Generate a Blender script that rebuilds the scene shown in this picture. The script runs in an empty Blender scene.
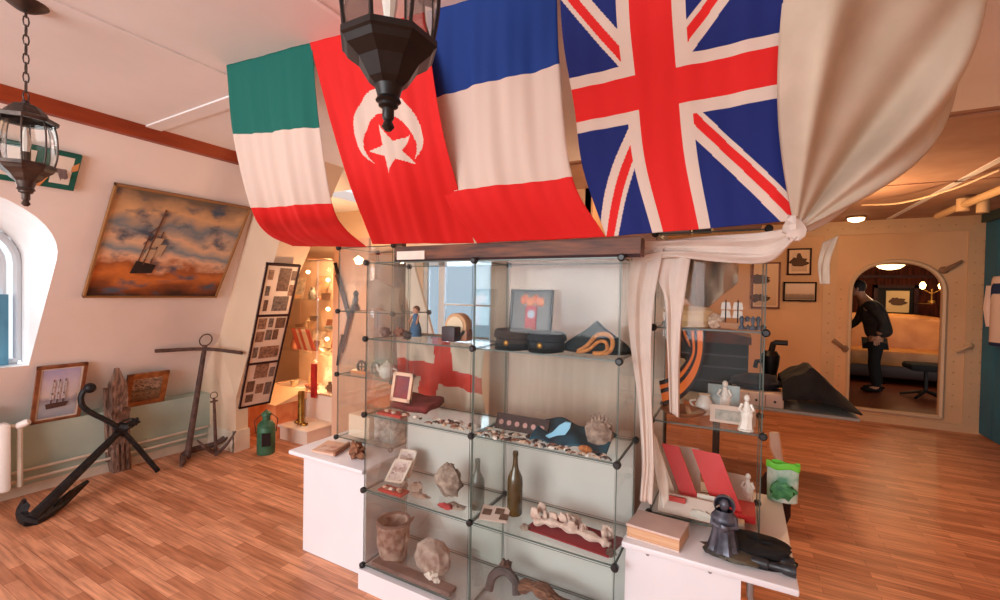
import bpy, bmesh, math, random
from mathutils import Vector, Matrix, noise
random.seed(7)
sc = bpy.context.scene
COL = sc.collection
PI = math.pi
# ------------------------------------------------------------------ camera
F, YAW, PITCH, ROLL, CZ = 446.99, 0.49666, -0.01644, 0.01849, 1.57645
cy_, sy_ = math.cos(YAW), math.sin(YAW)
cp_, sp_ = math.cos(PITCH), math.sin(PITCH)
FW = Vector((-sy_*cp_, cy_*cp_, sp_))
RT0 = Vector((cy_, sy_, 0)); UP0 = RT0.cross(FW)
RT = RT0*math.cos(ROLL) + UP0*math.sin(ROLL)
UP = -RT0*math.sin(ROLL) + UP0*math.cos(ROLL)
CAM = Vector((0, 0, CZ))
def ray(x, y): return FW*F + RT*(x-500) + UP*(300-y)
def aX(x, y, X): d = ray(x, y); return CAM + d*(X/d.x)
def aY(x, y, Y): d = ray(x, y); return CAM + d*(Y/d.y)
def aZ(x, y, z): d = ray(x, y); return CAM + d*((z-CZ)/d.z)
TW = .65
def wallx(z, off=0.): return -4.78 + off + TW*(z-.515)
def aW(x, y, off=0.):
    d = ray(x, y); s = (wallx(CZ, off))/(d.x-TW*d.z); return CAM + d*s
cam = bpy.data.cameras.new('camera'); camo = bpy.data.objects.new('camera', cam); COL.objects.link(camo)
cam.sensor_width = 36; cam.lens = F/1000*36; cam.clip_start = .05; cam.clip_end = 100
M = Matrix((( RT.x, UP.x, -FW.x, 0), (RT.y, UP.y, -FW.y, 0), (RT.z, UP.z, -FW.z, CZ), (0, 0, 0, 1)))
camo.matrix_world = M
sc.camera = camo
sc.view_settings.view_transform = 'Standard'; sc.view_settings.look = 'None'
sc.view_settings.gamma = 1; sc.view_settings.use_curve_mapping = False
sc.view_settings.exposure = 0.0
sc.cycles.max_bounces = 10; sc.cycles.transparent_max_bounces = 48
sc.cycles.diffuse_bounces = 5; sc.cycles.glossy_bounces = 3; sc.cycles.caustics_reflective = False; sc.cycles.caustics_refractive = False
# ------------------------------------------------------------------ materials
def lin(c):
    c = c/255.; return c/12.92 if c <= .04045 else ((c+.055)/1.055)**2.4
def rgb(*c): return (lin(c[0]), lin(c[1]), lin(c[2]), 1)
def nn(t, typ, **kw):
    n = t.nodes.new(typ)
    for k, v in kw.items(): setattr(n, k, v)
    return n
_m = {}
def mat(name, c, rough=.6, metal=0, var=.0, scale=8., bump=0., c2=None, spec=.5, emit=None, es=1., sheen=0, coord='Object', stretch=(1,1,1), trans=0):
    if name in _m: return _m[name]
    m = bpy.data.materials.new(name); m.use_nodes = True; t = m.node_tree; b = t.nodes['Principled BSDF']
    b.inputs['Base Color'].default_value = rgb(*c); b.inputs['Roughness'].default_value = rough
    b.inputs['Metallic'].default_value = metal; b.inputs['Specular IOR Level'].default_value = spec
    if sheen: b.inputs['Sheen Weight'].default_value = sheen
    if emit: b.inputs['Emission Color'].default_value = rgb(*emit); b.inputs['Emission Strength'].default_value = es
    tc = nn(t, 'ShaderNodeTexCoord'); mp = nn(t, 'ShaderNodeMapping'); t.links.new(tc.outputs[coord], mp.inputs[0]); mp.inputs['Scale'].default_value = stretch
    no = nn(t, 'ShaderNodeTexNoise'); no.inputs['Scale'].default_value = scale; no.inputs['Detail'].default_value = 5
    t.links.new(mp.outputs[0], no.inputs['Vector'])
    if var or c2:
        if c2 is None: c2 = tuple(max(0, x*(1-var)) for x in c)
        r = nn(t, 'ShaderNodeValToRGB'); r.color_ramp.elements[0].position = .35; r.color_ramp.elements[1].position = .65
        r.color_ramp.elements[0].color = rgb(*c2); r.color_ramp.elements[1].color = rgb(*c)
        t.links.new(no.outputs['Fac'], r.inputs[0]); t.links.new(r.outputs[0], b.inputs['Base Color'])
    if bump:
        bp = nn(t, 'ShaderNodeBump'); bp.inputs['Strength'].default_value = bump; bp.inputs['Distance'].default_value = .01
        t.links.new(no.outputs['Fac'], bp.inputs['Height']); t.links.new(bp.outputs[0], b.inputs['Normal'])
    if trans:
        tr = nn(t, 'ShaderNodeBsdfTranslucent'); tr.inputs[0].default_value = rgb(*c); mx = nn(t, 'ShaderNodeMixShader'); mx.inputs[0].default_value = trans
        if var or c2: t.links.new(r.outputs[0], tr.inputs[0])
        t.links.new(b.outputs[0], mx.inputs[1]); t.links.new(tr.outputs[0], mx.inputs[2])
        t.links.new(mx.outputs[0], t.nodes['Material Output'].inputs[0])
    _m[name] = m; return m
def glassmat(name, tint=(254,255,254), refl=.026):
    m = bpy.data.materials.new(name); m.use_nodes = True; t = m.node_tree; t.nodes.clear()
    o = nn(t, 'ShaderNodeOutputMaterial'); tr = nn(t, 'ShaderNodeBsdfTransparent'); gl = nn(t, 'ShaderNodeBsdfGlossy')
    tr.inputs[0].default_value = rgb(*tint); gl.inputs['Roughness'].default_value = .02
    lw = nn(t, 'ShaderNodeFresnel'); lw.inputs[0].default_value = 1.45
    mu = nn(t, 'ShaderNodeMath', operation='MULTIPLY'); mu.inputs[1].default_value = refl*10
    t.links.new(lw.outputs[0], mu.inputs[0])
    mx = nn(t, 'ShaderNodeMixShader'); t.links.new(mu.outputs[0], mx.inputs[0]); t.links.new(tr.outputs[0], mx.inputs[1]); t.links.new(gl.outputs[0], mx.inputs[2])
    t.links.new(mx.outputs[0], o.inputs[0]); return m
GLASS = glassmat('clear_glass'); LGLASS = glassmat('lantern_glass', (250,252,250), .07)
GEDGE = mat('glass_edge', (84,98,90), .3)
WHITE = mat('white_laminate', (236,234,238), .45, var=.02, scale=3)
BLKP = BLACKP = mat('black_plastic', (26,25,26), .4)
WALL = mat('wall_plaster', (238,226,220), .85, c2=(228,214,206), scale=1.6, bump=.12)
WALLW = mat('back_wall_paint', (226,186,148), .8, c2=(214,172,134), scale=1.3, bump=.06)
DADO = mat('dado_green', (186,201,188), .6, c2=(170,188,176), scale=3)
REVEAL = mat('reveal_white', (244,244,244), .7, var=.03, scale=5)
PIPE = mat('pipe_paint', (214,198,180), .5, var=.08)
TRIM = mat('trim_brown', (160,66,28), .5, c2=(128,46,18), scale=10, stretch=(1,.2,1))
IRON = mat('black_iron', (44,40,42), .5, .5, c2=(24,22,24), scale=30, bump=.4)
RUST = mat('rusty_iron', (104,76,66), .8, .1, c2=(70,50,44), scale=25, bump=.5)
BRONZE = mat('lantern_bronze', (92,78,70), .45, .6, c2=(58,48,44), scale=20, bump=.1)
BLK = mat('lantern_black', (38,32,30), .4, .4, c2=(24,20,20), scale=20)
GOLDF = mat('gold_frame', (176,112,62), .45, .2, c2=(140,82,42), scale=20, bump=.2)
DARKF = mat('dark_frame', (58,22,20), .65, spec=.25, c2=(38,14,14), scale=14)
BLKF = mat('black_frame', (24,17,15), .7, spec=.2)
DWOOD = mat('dark_beam_wood', (120,66,36), .55, c2=(62,28,16), scale=5, stretch=(1,8,8), bump=.1)
PAPER = mat('paper', (232,220,206), .8, var=.05, scale=12)
PINKP = mat('pale_paper', (226,200,186), .8, var=.06, scale=10)
STONE = mat('stone', (178,160,146), .9, c2=(120,98,86), scale=26, bump=.8)
BRASS = mat('brass', (176,130,58), .35, .8, c2=(120,84,40), scale=14)
CERAM = mat('white_ceramic', (240,232,224), .3)
CANVAS = mat('canvas_cloth', (222,205,184), .9, c2=(208,190,168), scale=6, bump=.15, trans=.25)
LINEN = mat('white_linen', (236,220,208), .9, var=.04, scale=8, trans=.2)
BLKC = mat('black_cloth', (24,22,24), .9, c2=(14,13,15), scale=14, bump=.3)
RED = mat('red_velvet', (190,30,34), .85, c2=(160,18,24), scale=10)
# ------------------------------------------------------------------ mesh builder
class MB:
    def __init__(s): s.v = []; s.f = []; s.mi = []; s.k = 0
    def add(s, vs, fs, mi=None):
        n = len(s.v); s.v += [Vector(v) for v in vs]; s.f += [tuple(n+i for i in f) for f in fs]
        s.mi += [s.k if mi is None else mi]*len(fs); return s
    def hexa(s, p, mi=None):   # p: 4 bottom, 4 top
        return s.add(p, [(3,2,1,0), (4,5,6,7), (0,1,5,4), (1,2,6,5), (2,3,7,6), (3,0,4,7)], mi)
    def box(s, a, b, mi=None):
        x0,y0,z0 = [min(a[i],b[i]) for i in range(3)]; x1,y1,z1 = [max(a[i],b[i]) for i in range(3)]
        return s.hexa([(x0,y0,z0),(x1,y0,z0),(x1,y1,z0),(x0,y1,z0),(x0,y0,z1),(x1,y0,z1),(x1,y1,z1),(x0,y1,z1)], mi)
    def bbox(s, a, b, bv=.004, mi=None):  # bevelled box
        bm = bmesh.new(); bmesh.ops.create_cube(bm, size=1)
        sx,sy,sz = [abs(b[i]-a[i]) for i in range(3)]; c = [(a[i]+b[i])/2 for i in range(3)]
        for v in bm.verts: v.co = Vector((v.co.x*sx, v.co.y*sy, v.co.z*sz))
        bmesh.ops.bevel(bm, geom=bm.edges[:], offset=min(bv, .45*min(sx,sy,sz)), segments=2, affect='EDGES', profile=.5)
        bm.verts.index_update()
        s.add([v.co+Vector(c) for v in bm.verts], [[v.index for v in f.verts] for f in bm.faces], mi); bm.free(); return s
    def obox(s, o, ax, ay, az, mi=None):  # corner + three edge vectors
        o, ax, ay, az = map(Vector, (o, ax, ay, az))
        return s.hexa([o, o+ax, o+ax+ay, o+ay, o+az, o+ax+az, o+ax+ay+az, o+ay+az], mi)
    def tube(s, pts, r, n=8, cap=True, mi=None, flat=1.):
        pts = [Vector(p) for p in pts]; m = len(pts); rs = r if isinstance(r, (list, tuple)) else [r]*m
        vs = []; pa = None
        for i, p in enumerate(pts):
            t = (pts[min(i+1,m-1)]-pts[max(i-1,0)]); t = t.normalized() if t.length > 1e-9 else Vector((0,0,1))
            if pa is None: a = t.orthogonal().normalized() if abs(t.z) > .9 else Vector((0,0,1)).cross(t).normalized()
            else: a = (pa - t*pa.dot(t)).normalized()
            pa = a; b = t.cross(a)
            for k in range(n):
                an = 2*PI*k/n; vs.append(p + a*math.cos(an)*rs[i] + b*math.sin(an)*rs[i]*flat)
        fs = [(i*n+k, i*n+(k+1)%n, (i+1)*n+(k+1)%n, (i+1)*n+k) for i in range(m-1) for k in range(n)]
        if cap: fs += [tuple(range(n-1,-1,-1)), tuple((m-1)*n+k for k in range(n))]
        return s.add(vs, fs, mi)
    def lathe(s, c, prof, n=20, mi=None, ax=None, sx=1, sy=1, cap=True):   # prof [(r,z)]
        c = Vector(c); q = Vector((0,0,1)).rotation_difference(Vector(ax).normalized()).to_matrix() if ax is not None else Matrix.Identity(3)
        vs = [c + q @ Vector((r*math.cos(2*PI*k/n)*sx, r*math.sin(2*PI*k/n)*sy, z)) for r, z in prof for k in range(n)]
        m = len(prof); fs = [(i*n+k, i*n+(k+1)%n, (i+1)*n+(k+1)%n, (i+1)*n+k) for i in range(m-1) for k in range(n)]
        if cap: fs += [tuple(range(n-1,-1,-1)), tuple((m-1)*n+k for k in range(n))]
        return s.add(vs, fs, mi)
    def blob(s, c, r, jit=0., n=12, mi=None, seed=0, fr=3., rot=None):   # r = (rx,ry,rz)
        c = Vector(c); vs = []; m = n//2+1
        R = rot if rot is not None else Matrix.Identity(3)
        for i in range(m+1):
            th = PI*i/m
            for k in range(n):
                ph = 2*PI*k/n; d = Vector((math.sin(th)*math.cos(ph), math.sin(th)*math.sin(ph), math.cos(th)))
                q = 1+jit*noise.noise(d*fr+Vector((seed*3.1, seed*1.7, 0)))*2
                vs.append(c + R @ Vector((d.x*r[0]*q, d.y*r[1]*q, d.z*r[2]*q)))
        fs = [(i*n+k, (i+1)*n+k, (i+1)*n+(k+1)%n, i*n+(k+1)%n) for i in range(m) for k in range(n)]
        return s.add(vs, fs, mi)
    def prism(s, pts, d, mi=None):   # planar polygon + extrusion vector
        pts = [Vector(p) for p in pts]; d = Vector(d); n = len(pts)
        return s.add(pts+[p+d for p in pts], [tuple(range(n-1,-1,-1)), tuple(range(n,2*n))]+[(i,(i+1)%n,n+(i+1)%n,n+i) for i in range(n)], mi)
    def grid(s, fn, nu, nv, mi=None, mfn=None, thick=0., loopu=False):
        vs = [Vector(fn(i/nu, j/nv)) for j in range(nv+1) for i in range(nu+1)]
        w = nu+1; n0 = len(s.v)
        for v in vs: s.v.append(v)
        for j in range(nv):
            for i in range(nu):
                s.f.append((n0+j*w+i, n0+j*w+i+1, n0+(j+1)*w+i+1, n0+(j+1)*w+i))
                s.mi.append(mfn((i+.5)/nu, (j+.5)/nv) if mfn else (s.k if mi is None else mi))
        return s
    def build(s, name, mats, parent=None, smooth=False, label=None, loc=None, solid=0., ang=.6):
        o0 = Vector(loc) if loc is not None else (Vector(parent['_o']) if parent is not None and '_o' in parent else None)
        own = False
        if parent is None:
            if loc is None:
                xs = [v.x for v in s.v]; ys = [v.y for v in s.v]; zs = [v.z for v in s.v]
                o0 = Vector(((min(xs)+max(xs))/2, (min(ys)+max(ys))/2, min(zs)))
            own = True
        me = bpy.data.meshes.new(name); me.from_pydata([v-o0 for v in s.v], [], s.f)
        for mm in (mats if isinstance(mats, (list, tuple)) else [mats]): me.materials.append(mm)
        me.polygons.foreach_set('material_index', s.mi)
        bm = bmesh.new(); bm.from_mesh(me); 
        bmesh.ops.remove_doubles(bm, verts=bm.verts, dist=1e-6)
        bmesh.ops.recalc_face_normals(bm, faces=bm.faces[:]); bm.to_mesh(me); bm.free()
        if smooth:
            me.polygons.foreach_set('use_smooth', [True]*len(me.polygons))
            try: me.set_sharp_from_angle(angle=ang)
            except Exception: pass
        me.update()
        o = bpy.data.objects.new(name, me); COL.objects.link(o)
        if parent is not None: o.parent = parent
        else: o.location = o0
        o['_o'] = tuple(o0)
        if label: o['label'] = label
        if solid:
            md = o.modifiers.new('thickness', 'SOLIDIFY'); md.thickness = solid; md.offset = 0
        return o
def thing(name, loc, label, cat, group=None):
    o = bpy.data.objects.new(name, None); COL.objects.link(o); o.location = loc; o['_o'] = tuple(loc); o.empty_display_size = .05
    o['label'] = label; o['category'] = cat
    if group: o['group'] = group
    return o
def tag(o, label, cat, group=None):
    o['label'] = label; o['category'] = cat
    if group: o['group'] = group
    return o
def struct(o): o['kind'] = 'structure'; return o
def copy_tree(o, loc, rz=0, label=None, scale=None):
    c = o.copy(); COL.objects.link(c); c.location = loc; c.rotation_euler = (0, 0, rz)
    if scale: c.scale = (scale,)*3
    if label: c['label'] = label
    for ch in o.children:
        d = ch.copy(); COL.objects.link(d); d.parent = c
        for g in ch.children:
            e = g.copy(); COL.objects.link(e); e.parent = d
    return c
def lerp(a, b, t): return a+(b-a)*t
def curve(pts, n=24):   # catmull-rom through points
    P = [Vector(p) for p in pts]; P = [P[0]*2-P[1]]+P+[P[-1]*2-P[-2]]; out = []
    m = len(P)-3
    for k in range(n+1):
        t = k/n*m; i = min(int(t), m-1); t -= i; a, b, c, d = P[i:i+4]
        out.append(.5*((2*b)+(c-a)*t+(2*a-5*b+4*c-d)*t*t+(3*b-a-3*c+d)*t**3))
    return out
def cev(C, t):   # evaluate a sampled curve
    t = max(0, min(1, t))*(len(C)-1); i = min(int(t), len(C)-2); return C[i].lerp(C[i+1], t-i)

# ------------------------------------------------------------------ THE ROOM
def floor_mat():
    m = bpy.data.materials.new('laminate_floor'); m.use_nodes = True; t = m.node_tree; b = t.nodes['Principled BSDF']
    tc = nn(t, 'ShaderNodeTexCoord')
    br = nn(t, 'ShaderNodeTexBrick'); br.offset = .37; br.offset_frequency = 2
    br.inputs['Color1'].default_value = rgb(228,162,124); br.inputs['Color2'].default_value = rgb(180,112,76); br.inputs['Mortar'].default_value = rgb(150,86,56)
    br.inputs['Scale'].default_value = 1; br.inputs['Mortar Size'].default_value = .0012; br.inputs['Brick Width'].default_value = .42; br.inputs['Row Height'].default_value = .062; br.inputs['Bias'].default_value = -.1
    t.links.new(tc.outputs['Object'], br.inputs['Vector'])
    mp = nn(t, 'ShaderNodeMapping'); mp.inputs['Scale'].default_value = (1.2, 16, 1); t.links.new(tc.outputs['Object'], mp.inputs[0])
    no = nn(t, 'ShaderNodeTexNoise'); no.inputs['Scale'].default_value = 3; no.inputs['Detail'].default_value = 6; t.links.new(mp.outputs[0], no.inputs['Vector'])
    rp = nn(t, 'ShaderNodeValToRGB'); rp.color_ramp.elements[0].position = .3; rp.color_ramp.elements[0].color = (.58,.52,.48,1); rp.color_ramp.elements[1].position = .65; rp.color_ramp.elements[1].color = (1.08,1.08,1.08,1)
    t.links.new(no.outputs['Fac'], rp.inputs[0])
    mx = nn(t, 'ShaderNodeMix', data_type='RGBA', blend_type='MULTIPLY'); mx.inputs[0].default_value = 1
    t.links.new(br.outputs['Color'], mx.inputs[6]); t.links.new(rp.outputs[0], mx.inputs[7]); t.links.new(mx.outputs[2], b.inputs['Base Color'])
    b.inputs['Roughness'].default_value = .38; b.inputs['Specular IOR Level'].default_value = .4
    return m
FL = floor_mat()
struct(MB().box((-6.6,-3.5,-.06), (3.2,7.38,0)).build('floor', FL, loc=(0,0,0)))
def ceil_mat():
    m = mat('ceiling_paint', (240,238,238), .8, c2=(230,226,224), scale=1.2, bump=.25); return m
CE = ceil_mat()
HC = mat('hall_ceiling_warm_dim', (182,144,122), .75, c2=(160,120,98), scale=2.2, bump=.2)  # browner than the main ceiling: dim warm hall light put into the colour
struct(MB().box((-6.6,2.7,2.6),(-4.0,4.4,2.7)).build('ceiling_rear', CE))
ce = struct(MB().box((-4.0,-3.5,2.6), (3.2,3.3,2.7)).build('ceiling', CE))
struct(MB().box((-2.6,3.3,2.6), (3.2,7.6,2.7)).build('ceiling_hall', HC))
# ceiling board battens (relief strips)
k = 0
def batten(a, b, w, h=.008):
    a, b = Vector(a), Vector(b); d = (b-a).normalized(); s = Vector((-d.y, d.x, 0))*w/2
    m = MB(); m.prism([a-s, b-s, b+s, a+s], (0,0,-h)); return m
for i, (a, b, w) in enumerate([((-3.42,1.48,2.6),(2.5,1.34,2.6),.09), ((-3.42,3.4,2.6),(2.5,3.4,2.6),.06), ((-2.2,-2,2.6),(-2.2,1.4,2.6),.012), ((-1.35,-2,2.6),(-1.35,1.4,2.6),.02),
        ((-1.0,3.4,2.6),(-1.0,7.3,2.6),.05), ((.4,3.4,2.6),(.4,7.3,2.6),.05), ((1.6,1.4,2.6),(1.6,7.3,2.6),.05), ((-3.4,5.2,2.6),(2.5,5.2,2.6),.05)]):
    struct(batten(a, b, w).build('trim_%d' % (i+1), HC if a[1] > 3 else CE))
# niche outline in the sloped left wall
NY, NW = .60, .60           # centre, half width ;  sill z ~ .995
def niche_pts(n=22):
    P = [(NY+NW, .995), (NY+NW, 1.74)]
    for k in range(1, n): a = PI*k/n; P.append((NY+NW*math.cos(a), 1.74+.385*math.sin(a)))
    P += [(NY-NW, 1.74), (NY-NW, .995)]; return P
def sloped_wall(name, y0, y1, zlo, zhi, off, mats, hole=None, thick=.0):
    bm = bmesh.new(); outer = [(y0,zlo),(y1,zlo),(y1,zhi),(y0,zhi)]
    def ring(P):
        vs = [bm.verts.new((wallx(z, off), y, z)) for y, z in P]
        for i in range(len(vs)): bm.edges.new((vs[i], vs[(i+1)%len(vs)]))
    ring(outer)
    if hole: ring(hole)
    bmesh.ops.triangle_fill(bm, edges=bm.edges[:], use_beauty=True)
    me = bpy.data.meshes.new(name); bm.to_mesh(me); bm.free(); me.materials.append(mats)
    o = bpy.data.objects.new(name, me); COL.objects.link(o); return struct(o)
sloped_wall('wall_left', -3.5, 2.6, .515, 2.62, 0, WALL, niche_pts())
# reveal
P = niche_pts(); m = MB(); n = len(P)
vs = [(wallx(z), y, z) for y, z in P]+[(-4.72, y, z) for y, z in P]
m.add(vs, [(i, (i+1)%n, n+(i+1)%n, n+i) for i in range(n)])
struct(m.build('window_1_reveal', REVEAL, smooth=True))
# window frame set in the niche
wf = thing('window_1', (-4.62, NY, 1.0), '', 'window'); del wf['label']; del wf['category']; struct(wf)
FRW = mat('window_paint', (206,212,218), .4)
def arch(y0, y1, z0, zs, h, n=18):
    c = (y0+y1)/2; w = (y1-y0)/2; return [(y1,z0),(y1,zs)]+[(c+w*math.cos(PI*k/n), zs+h*math.sin(PI*k/n)) for k in range(1,n)]+[(y0,zs),(y0,z0)]
for nm, (ya, yb, z0, zs, h, r, mt_) in {'window_frame': (.02,1.18,1.02,1.73,.37,.025,FRW), 'window_sash': (.09,1.11,1.08,1.72,.31,.018,FRW), 'window_seal': (.125,1.075,1.11,1.71,.28,.007,mat('seal_grey',(140,148,156),.6))}.items():
    A = [(-4.62, y, z) for y, z in arch(ya, yb, z0, zs, h)]; m = MB(); m.tube(A+[A[0]], r, 6, cap=False); m.build(nm, mt_, wf, True)
m = MB(); m.tube([(-4.62,.6,1.02),(-4.62,.6,2.1)], .02, 6); m.build('mullion', FRW, wf)
GL1 = MB(); Q = arch(.02,1.18,1.02,1.73,.37); GL1.prism([(-4.63, y, z) for y, z in Q], (-.004,0,0)); GL1.build('pane', GLASS, wf)
tag(MB().grid(lambda u, v: (-4.575+.008*math.sin(u*22), lerp(.7,1.125,u), lerp(1.0,1.50,v)), 40, 4).build('window_curtain', mat('blue_curtain', (92,150,178), .9, var=.15, scale=4), solid=.003), 'pale blue half curtain hanging in the bright arched window', 'curtain')
# dado, ledge, baseboard, pier
struct(MB().prism([(-4.95,-3.5,0),(-4.7,-3.5,0),(-4.58,-3.5,.535),(-4.95,-3.5,.535)],(0,6.05,0)).build('wall_left_dado', DADO))
struct(MB().box((-4.7,-3.5,0), (-4.675,2.56,.075)).build('baseboard_left', PIPE))
for zz, i in ((.13,1), (.2,2)):
    m = MB(); m.tube([(-4.62,-3.4,zz), (-4.62,2.5,zz)], .012, 8)
    for yy in (.2,1.1,2.0): m.box((-4.7,yy-.01,zz-.012),(-4.615,yy+.01,zz+.012))
    tag(m.build('heating_pipe', PIPE, smooth=True), ['lower of the two painted pipes along green wall base','upper of the two painted pipes along green wall base'][i-1], 'pipe')
# pier and rear sloped wall
OFF = .46
def pier():
    m = MB(); P = [(-4.9,0),(-4.25,0),(-4.25,.3),(wallx(.515,OFF)+.07,.515),(wallx(2.62,OFF)+.0,2.62),(-4.9,2.62)]
    def yy(z): return 2.56-.26*max(0,(z-.5))/2.0
    m.add([(x, yy(z), z) for x, z in P]+[(x, 2.68, z) for x, z in P], [(0,1,2,3,4,5)]+[(i,(i+1)%6,6+(i+1)%6,6+i) for i in range(6)])
    return m
BEIGE = mat('pier_plaster', (228,200,172), .8, c2=(218,188,158), scale=1.6, bump=.1)
struct(pier().build('wall_rear_left', BEIGE))
struct(MB().box((-4.26,2.535,0),(-4.235,2.69,.2)).box((-4.7,2.535,0),(-4.24,2.555,.2)).build('baseboard_rear', mat('baseboard_cream',(226,206,184),.5,var=.05)))
struct(MB().prism([(wallx(2.53)+.0,-3.5,2.53),(wallx(2.53)+.05,-3.5,2.53),(wallx(2.6)+.06,-3.5,2.6),(wallx(2.6),-3.5,2.6)],(0,5.8,0)).build('trim_9', TRIM))
# back wall behind the display cases with its window
struct(MB().box((-6.5,2.70,0),(-4.9,2.80,2.6)).build('wall_alcove', BEIGE))
struct(MB().box((-6.5,2.8,0),(-6.4,4.3,2.6)).build('wall_far_left', BEIGE))
WX0, WX1 = -3.32, -2.35
struct(MB().box((-6.4,4.2,0),(WX0,4.3,2.6)).box((WX0,4.2,0),(WX1,4.3,1.0)).box((WX0,4.2,2.0),(WX1,4.3,2.6)).box((WX1,4.2,0),(-1.3,4.3,2.6)).build('wall_back', BEIGE))
w2 = bpy.data.objects.new('window_2', None); COL.objects.link(w2); w2.location = (-2.85,4.25,1.0); w2['_o'] = (-2.85,4.25,1.0); struct(w2)
m = MB()
for a, b in (((WX0,1.0),(WX0+.06,2.0)),((WX1-.05,1.0),(WX1,2.0)),((WX0,1.0),(WX1,1.05)),((WX0,1.88),(WX1,2.0)),((-3.1,1.0),(-3.02,2.0)),((-3.02,1.42),(WX1,1.44))): m.box((a[0],4.22,a[1]),(b[0],4.27,b[1]))
m.build('window_frame', mat('grey_frame',(196,204,210),.5), w2)
MB().box((WX0,4.245,1.0),(WX1,4.25,2.0)).build('pane', glassmat('dimming_glass', (206,214,222), .02), w2)  # clear pane with a grey tint added to dim the bright sky behind
struct(MB().box((WX0-.05,4.1,.96),(WX1+.05,4.2,1.0)).build('window_2_sill', REVEAL))
struct(MB().box((-1.36,4.2,0),(-1.28,7.4,2.6)).build('wall_hall_side', WALLW))
# door wall (Y = 7.38) with the arched opening, riveted plating
AX0, AX1, AZ0, AZS, AZT = 1.245, 2.165, .15, 1.66, 2.07
def archxz(x0, x1, z0, zs, zt, n=24):
    c = (x0+x1)/2; w = (x1-x0)/2; return [(x1,z0),(x1,zs)]+[(c+w*math.cos(PI*k/n), zs+(zt-zs)*math.sin(PI*k/n)**.85) for k in range(1,n)]+[(x0,zs),(x0,z0)]
bm = bmesh.new()
for ring in ([(-1.3,0),(2.53,0),(2.53,2.6),(-1.3,2.6)], archxz(AX0,AX1,AZ0,AZS,AZT)):
    vv = [bm.verts.new((x,7.38,z)) for x,z in ring]
    for i in range(len(vv)): bm.edges.new((vv[i], vv[(i+1)%len(vv)]))
bmesh.ops.triangle_fill(bm, edges=bm.edges[:], use_beauty=True)
me = bpy.data.meshes.new('wall_door'); bm.to_mesh(me); bm.free(); me.materials.append(WALLW)
o = bpy.data.objects.new('wall_door', me); COL.objects.link(o); struct(o)
PL = archxz(AX0,AX1,AZ0,AZS,AZT); m = MB(); n = len(PL)
m.add([(x,7.38,z) for x,z in PL]+[(x,7.5,z) for x,z in PL], [(i,(i+1)%n,n+(i+1)%n,n+i) for i in range(n)])
struct(m.build('wall_door_reveal', WALLW))
dr = bpy.data.objects.new('door_1', None); COL.objects.link(dr); dr.location = (1.7,7.36,.15); dr['_o'] = (1.7,7.36,.15); struct(dr)
m = MB(); PF = [(x,7.365,z) for x,z in PL]; m.tube(PF+[PF[0]], .028, 6, cap=False); m.build('door_frame', mat('frame_cream',(214,188,158),.5), dr, True)
# riveted seams: plates with domed rivets
PLATE = mat('plate_paint', (218,180,142), .6, c2=(206,174,140), scale=3)
def rivets(p0, p1, n, r=.012):
    m = MB(); p0, p1 = Vector(p0), Vector(p1)
    for i in range(n):
        c = p0.lerp(p1, i/(n-1)); m.lathe(c, [(r,0),(r*.8,.006),(r*.3,.01)], 6, ax=(0,-1,0))
    return m
struct(MB().box((-1.3,7.362,2.42),(2.53,7.38,2.6)).box((.95,7.366,0),(1.1,7.38,2.45)).box((2.36,7.366,0),(2.53,7.38,2.45)).box((-1.3,7.35,0),(2.53,7.38,.09)).build('trim_10', PLATE))
for i, (a, b, n_) in enumerate([((1.02,7.366,.2),(1.02,7.366,2.3),17), ((2.42,7.366,.2),(2.42,7.366,2.3),17), ((2.49,7.366,.2),(2.49,7.366,2.3),17), ((2.27,7.38,.3),(2.27,7.38,1.8),12), ((-.9,7.362,2.5),(2.4,7.362,2.5),22), ((1.15,7.38,.3),(1.15,7.38,1.7),12)]):
    struct(rivets(a, b, n_).build('trim_%d' % (11+i), PLATE, smooth=True))
# blue partition on the right
BLUE = mat('blue_paint', (22,122,160), .5, c2=(14,104,142), scale=2)
struct(MB().box((2.53,-3.5,0),(2.6,7.38,2.6)).build('wall_right', WALLW))
m = MB()
for i in range(9): m.box((2.5, 7.36-(i+1)*.3, .02),(2.53, 7.36-i*.3-.006, 2.56))
struct(m.build('wall_right_boards', BLUE))
struct(MB().box((2.44,4.6,2.5),(2.5,7.3,2.6)).build('trim_20', mat('dark_teal',(46,74,78),.6)))

# ------------------------------------------------------------------ NEXT ROOM
DK = mat('mahogany_panel', (84,34,18), .85, spec=.15, c2=(40,14,8), scale=4, stretch=(6,6,1))
RF = mat('next_room_floor', (120,52,26), .4, c2=(90,36,18), scale=5, stretch=(1,8,1))
struct(MB().box((-.5,7.5,.08),(4.5,11.2,.15)).build('floor_next_room', RF))
m = MB(); m.box((-.5,11.1,.15),(4.5,11.2,2.6)).box((-.55,7.5,.15),(-.5,11.2,2.6)).box((4.5,7.5,.15),(4.55,11.2,2.6))
struct(m.build('wall_next_room', DK))
struct(MB().box((-.5,7.5,aY(890,268,10.2).z+.07),(4.5,11.2,2.6)).build('ceiling_next_room', mat('dark_ceiling', (84,44,26), .8, spec=.2)))
for i, z in enumerate((.9,2.0)): struct(MB().box((-.5,11.06,z),(4.5,11.1,z+.05)).build('trim_%d' % (21+i), DARKF))
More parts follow.
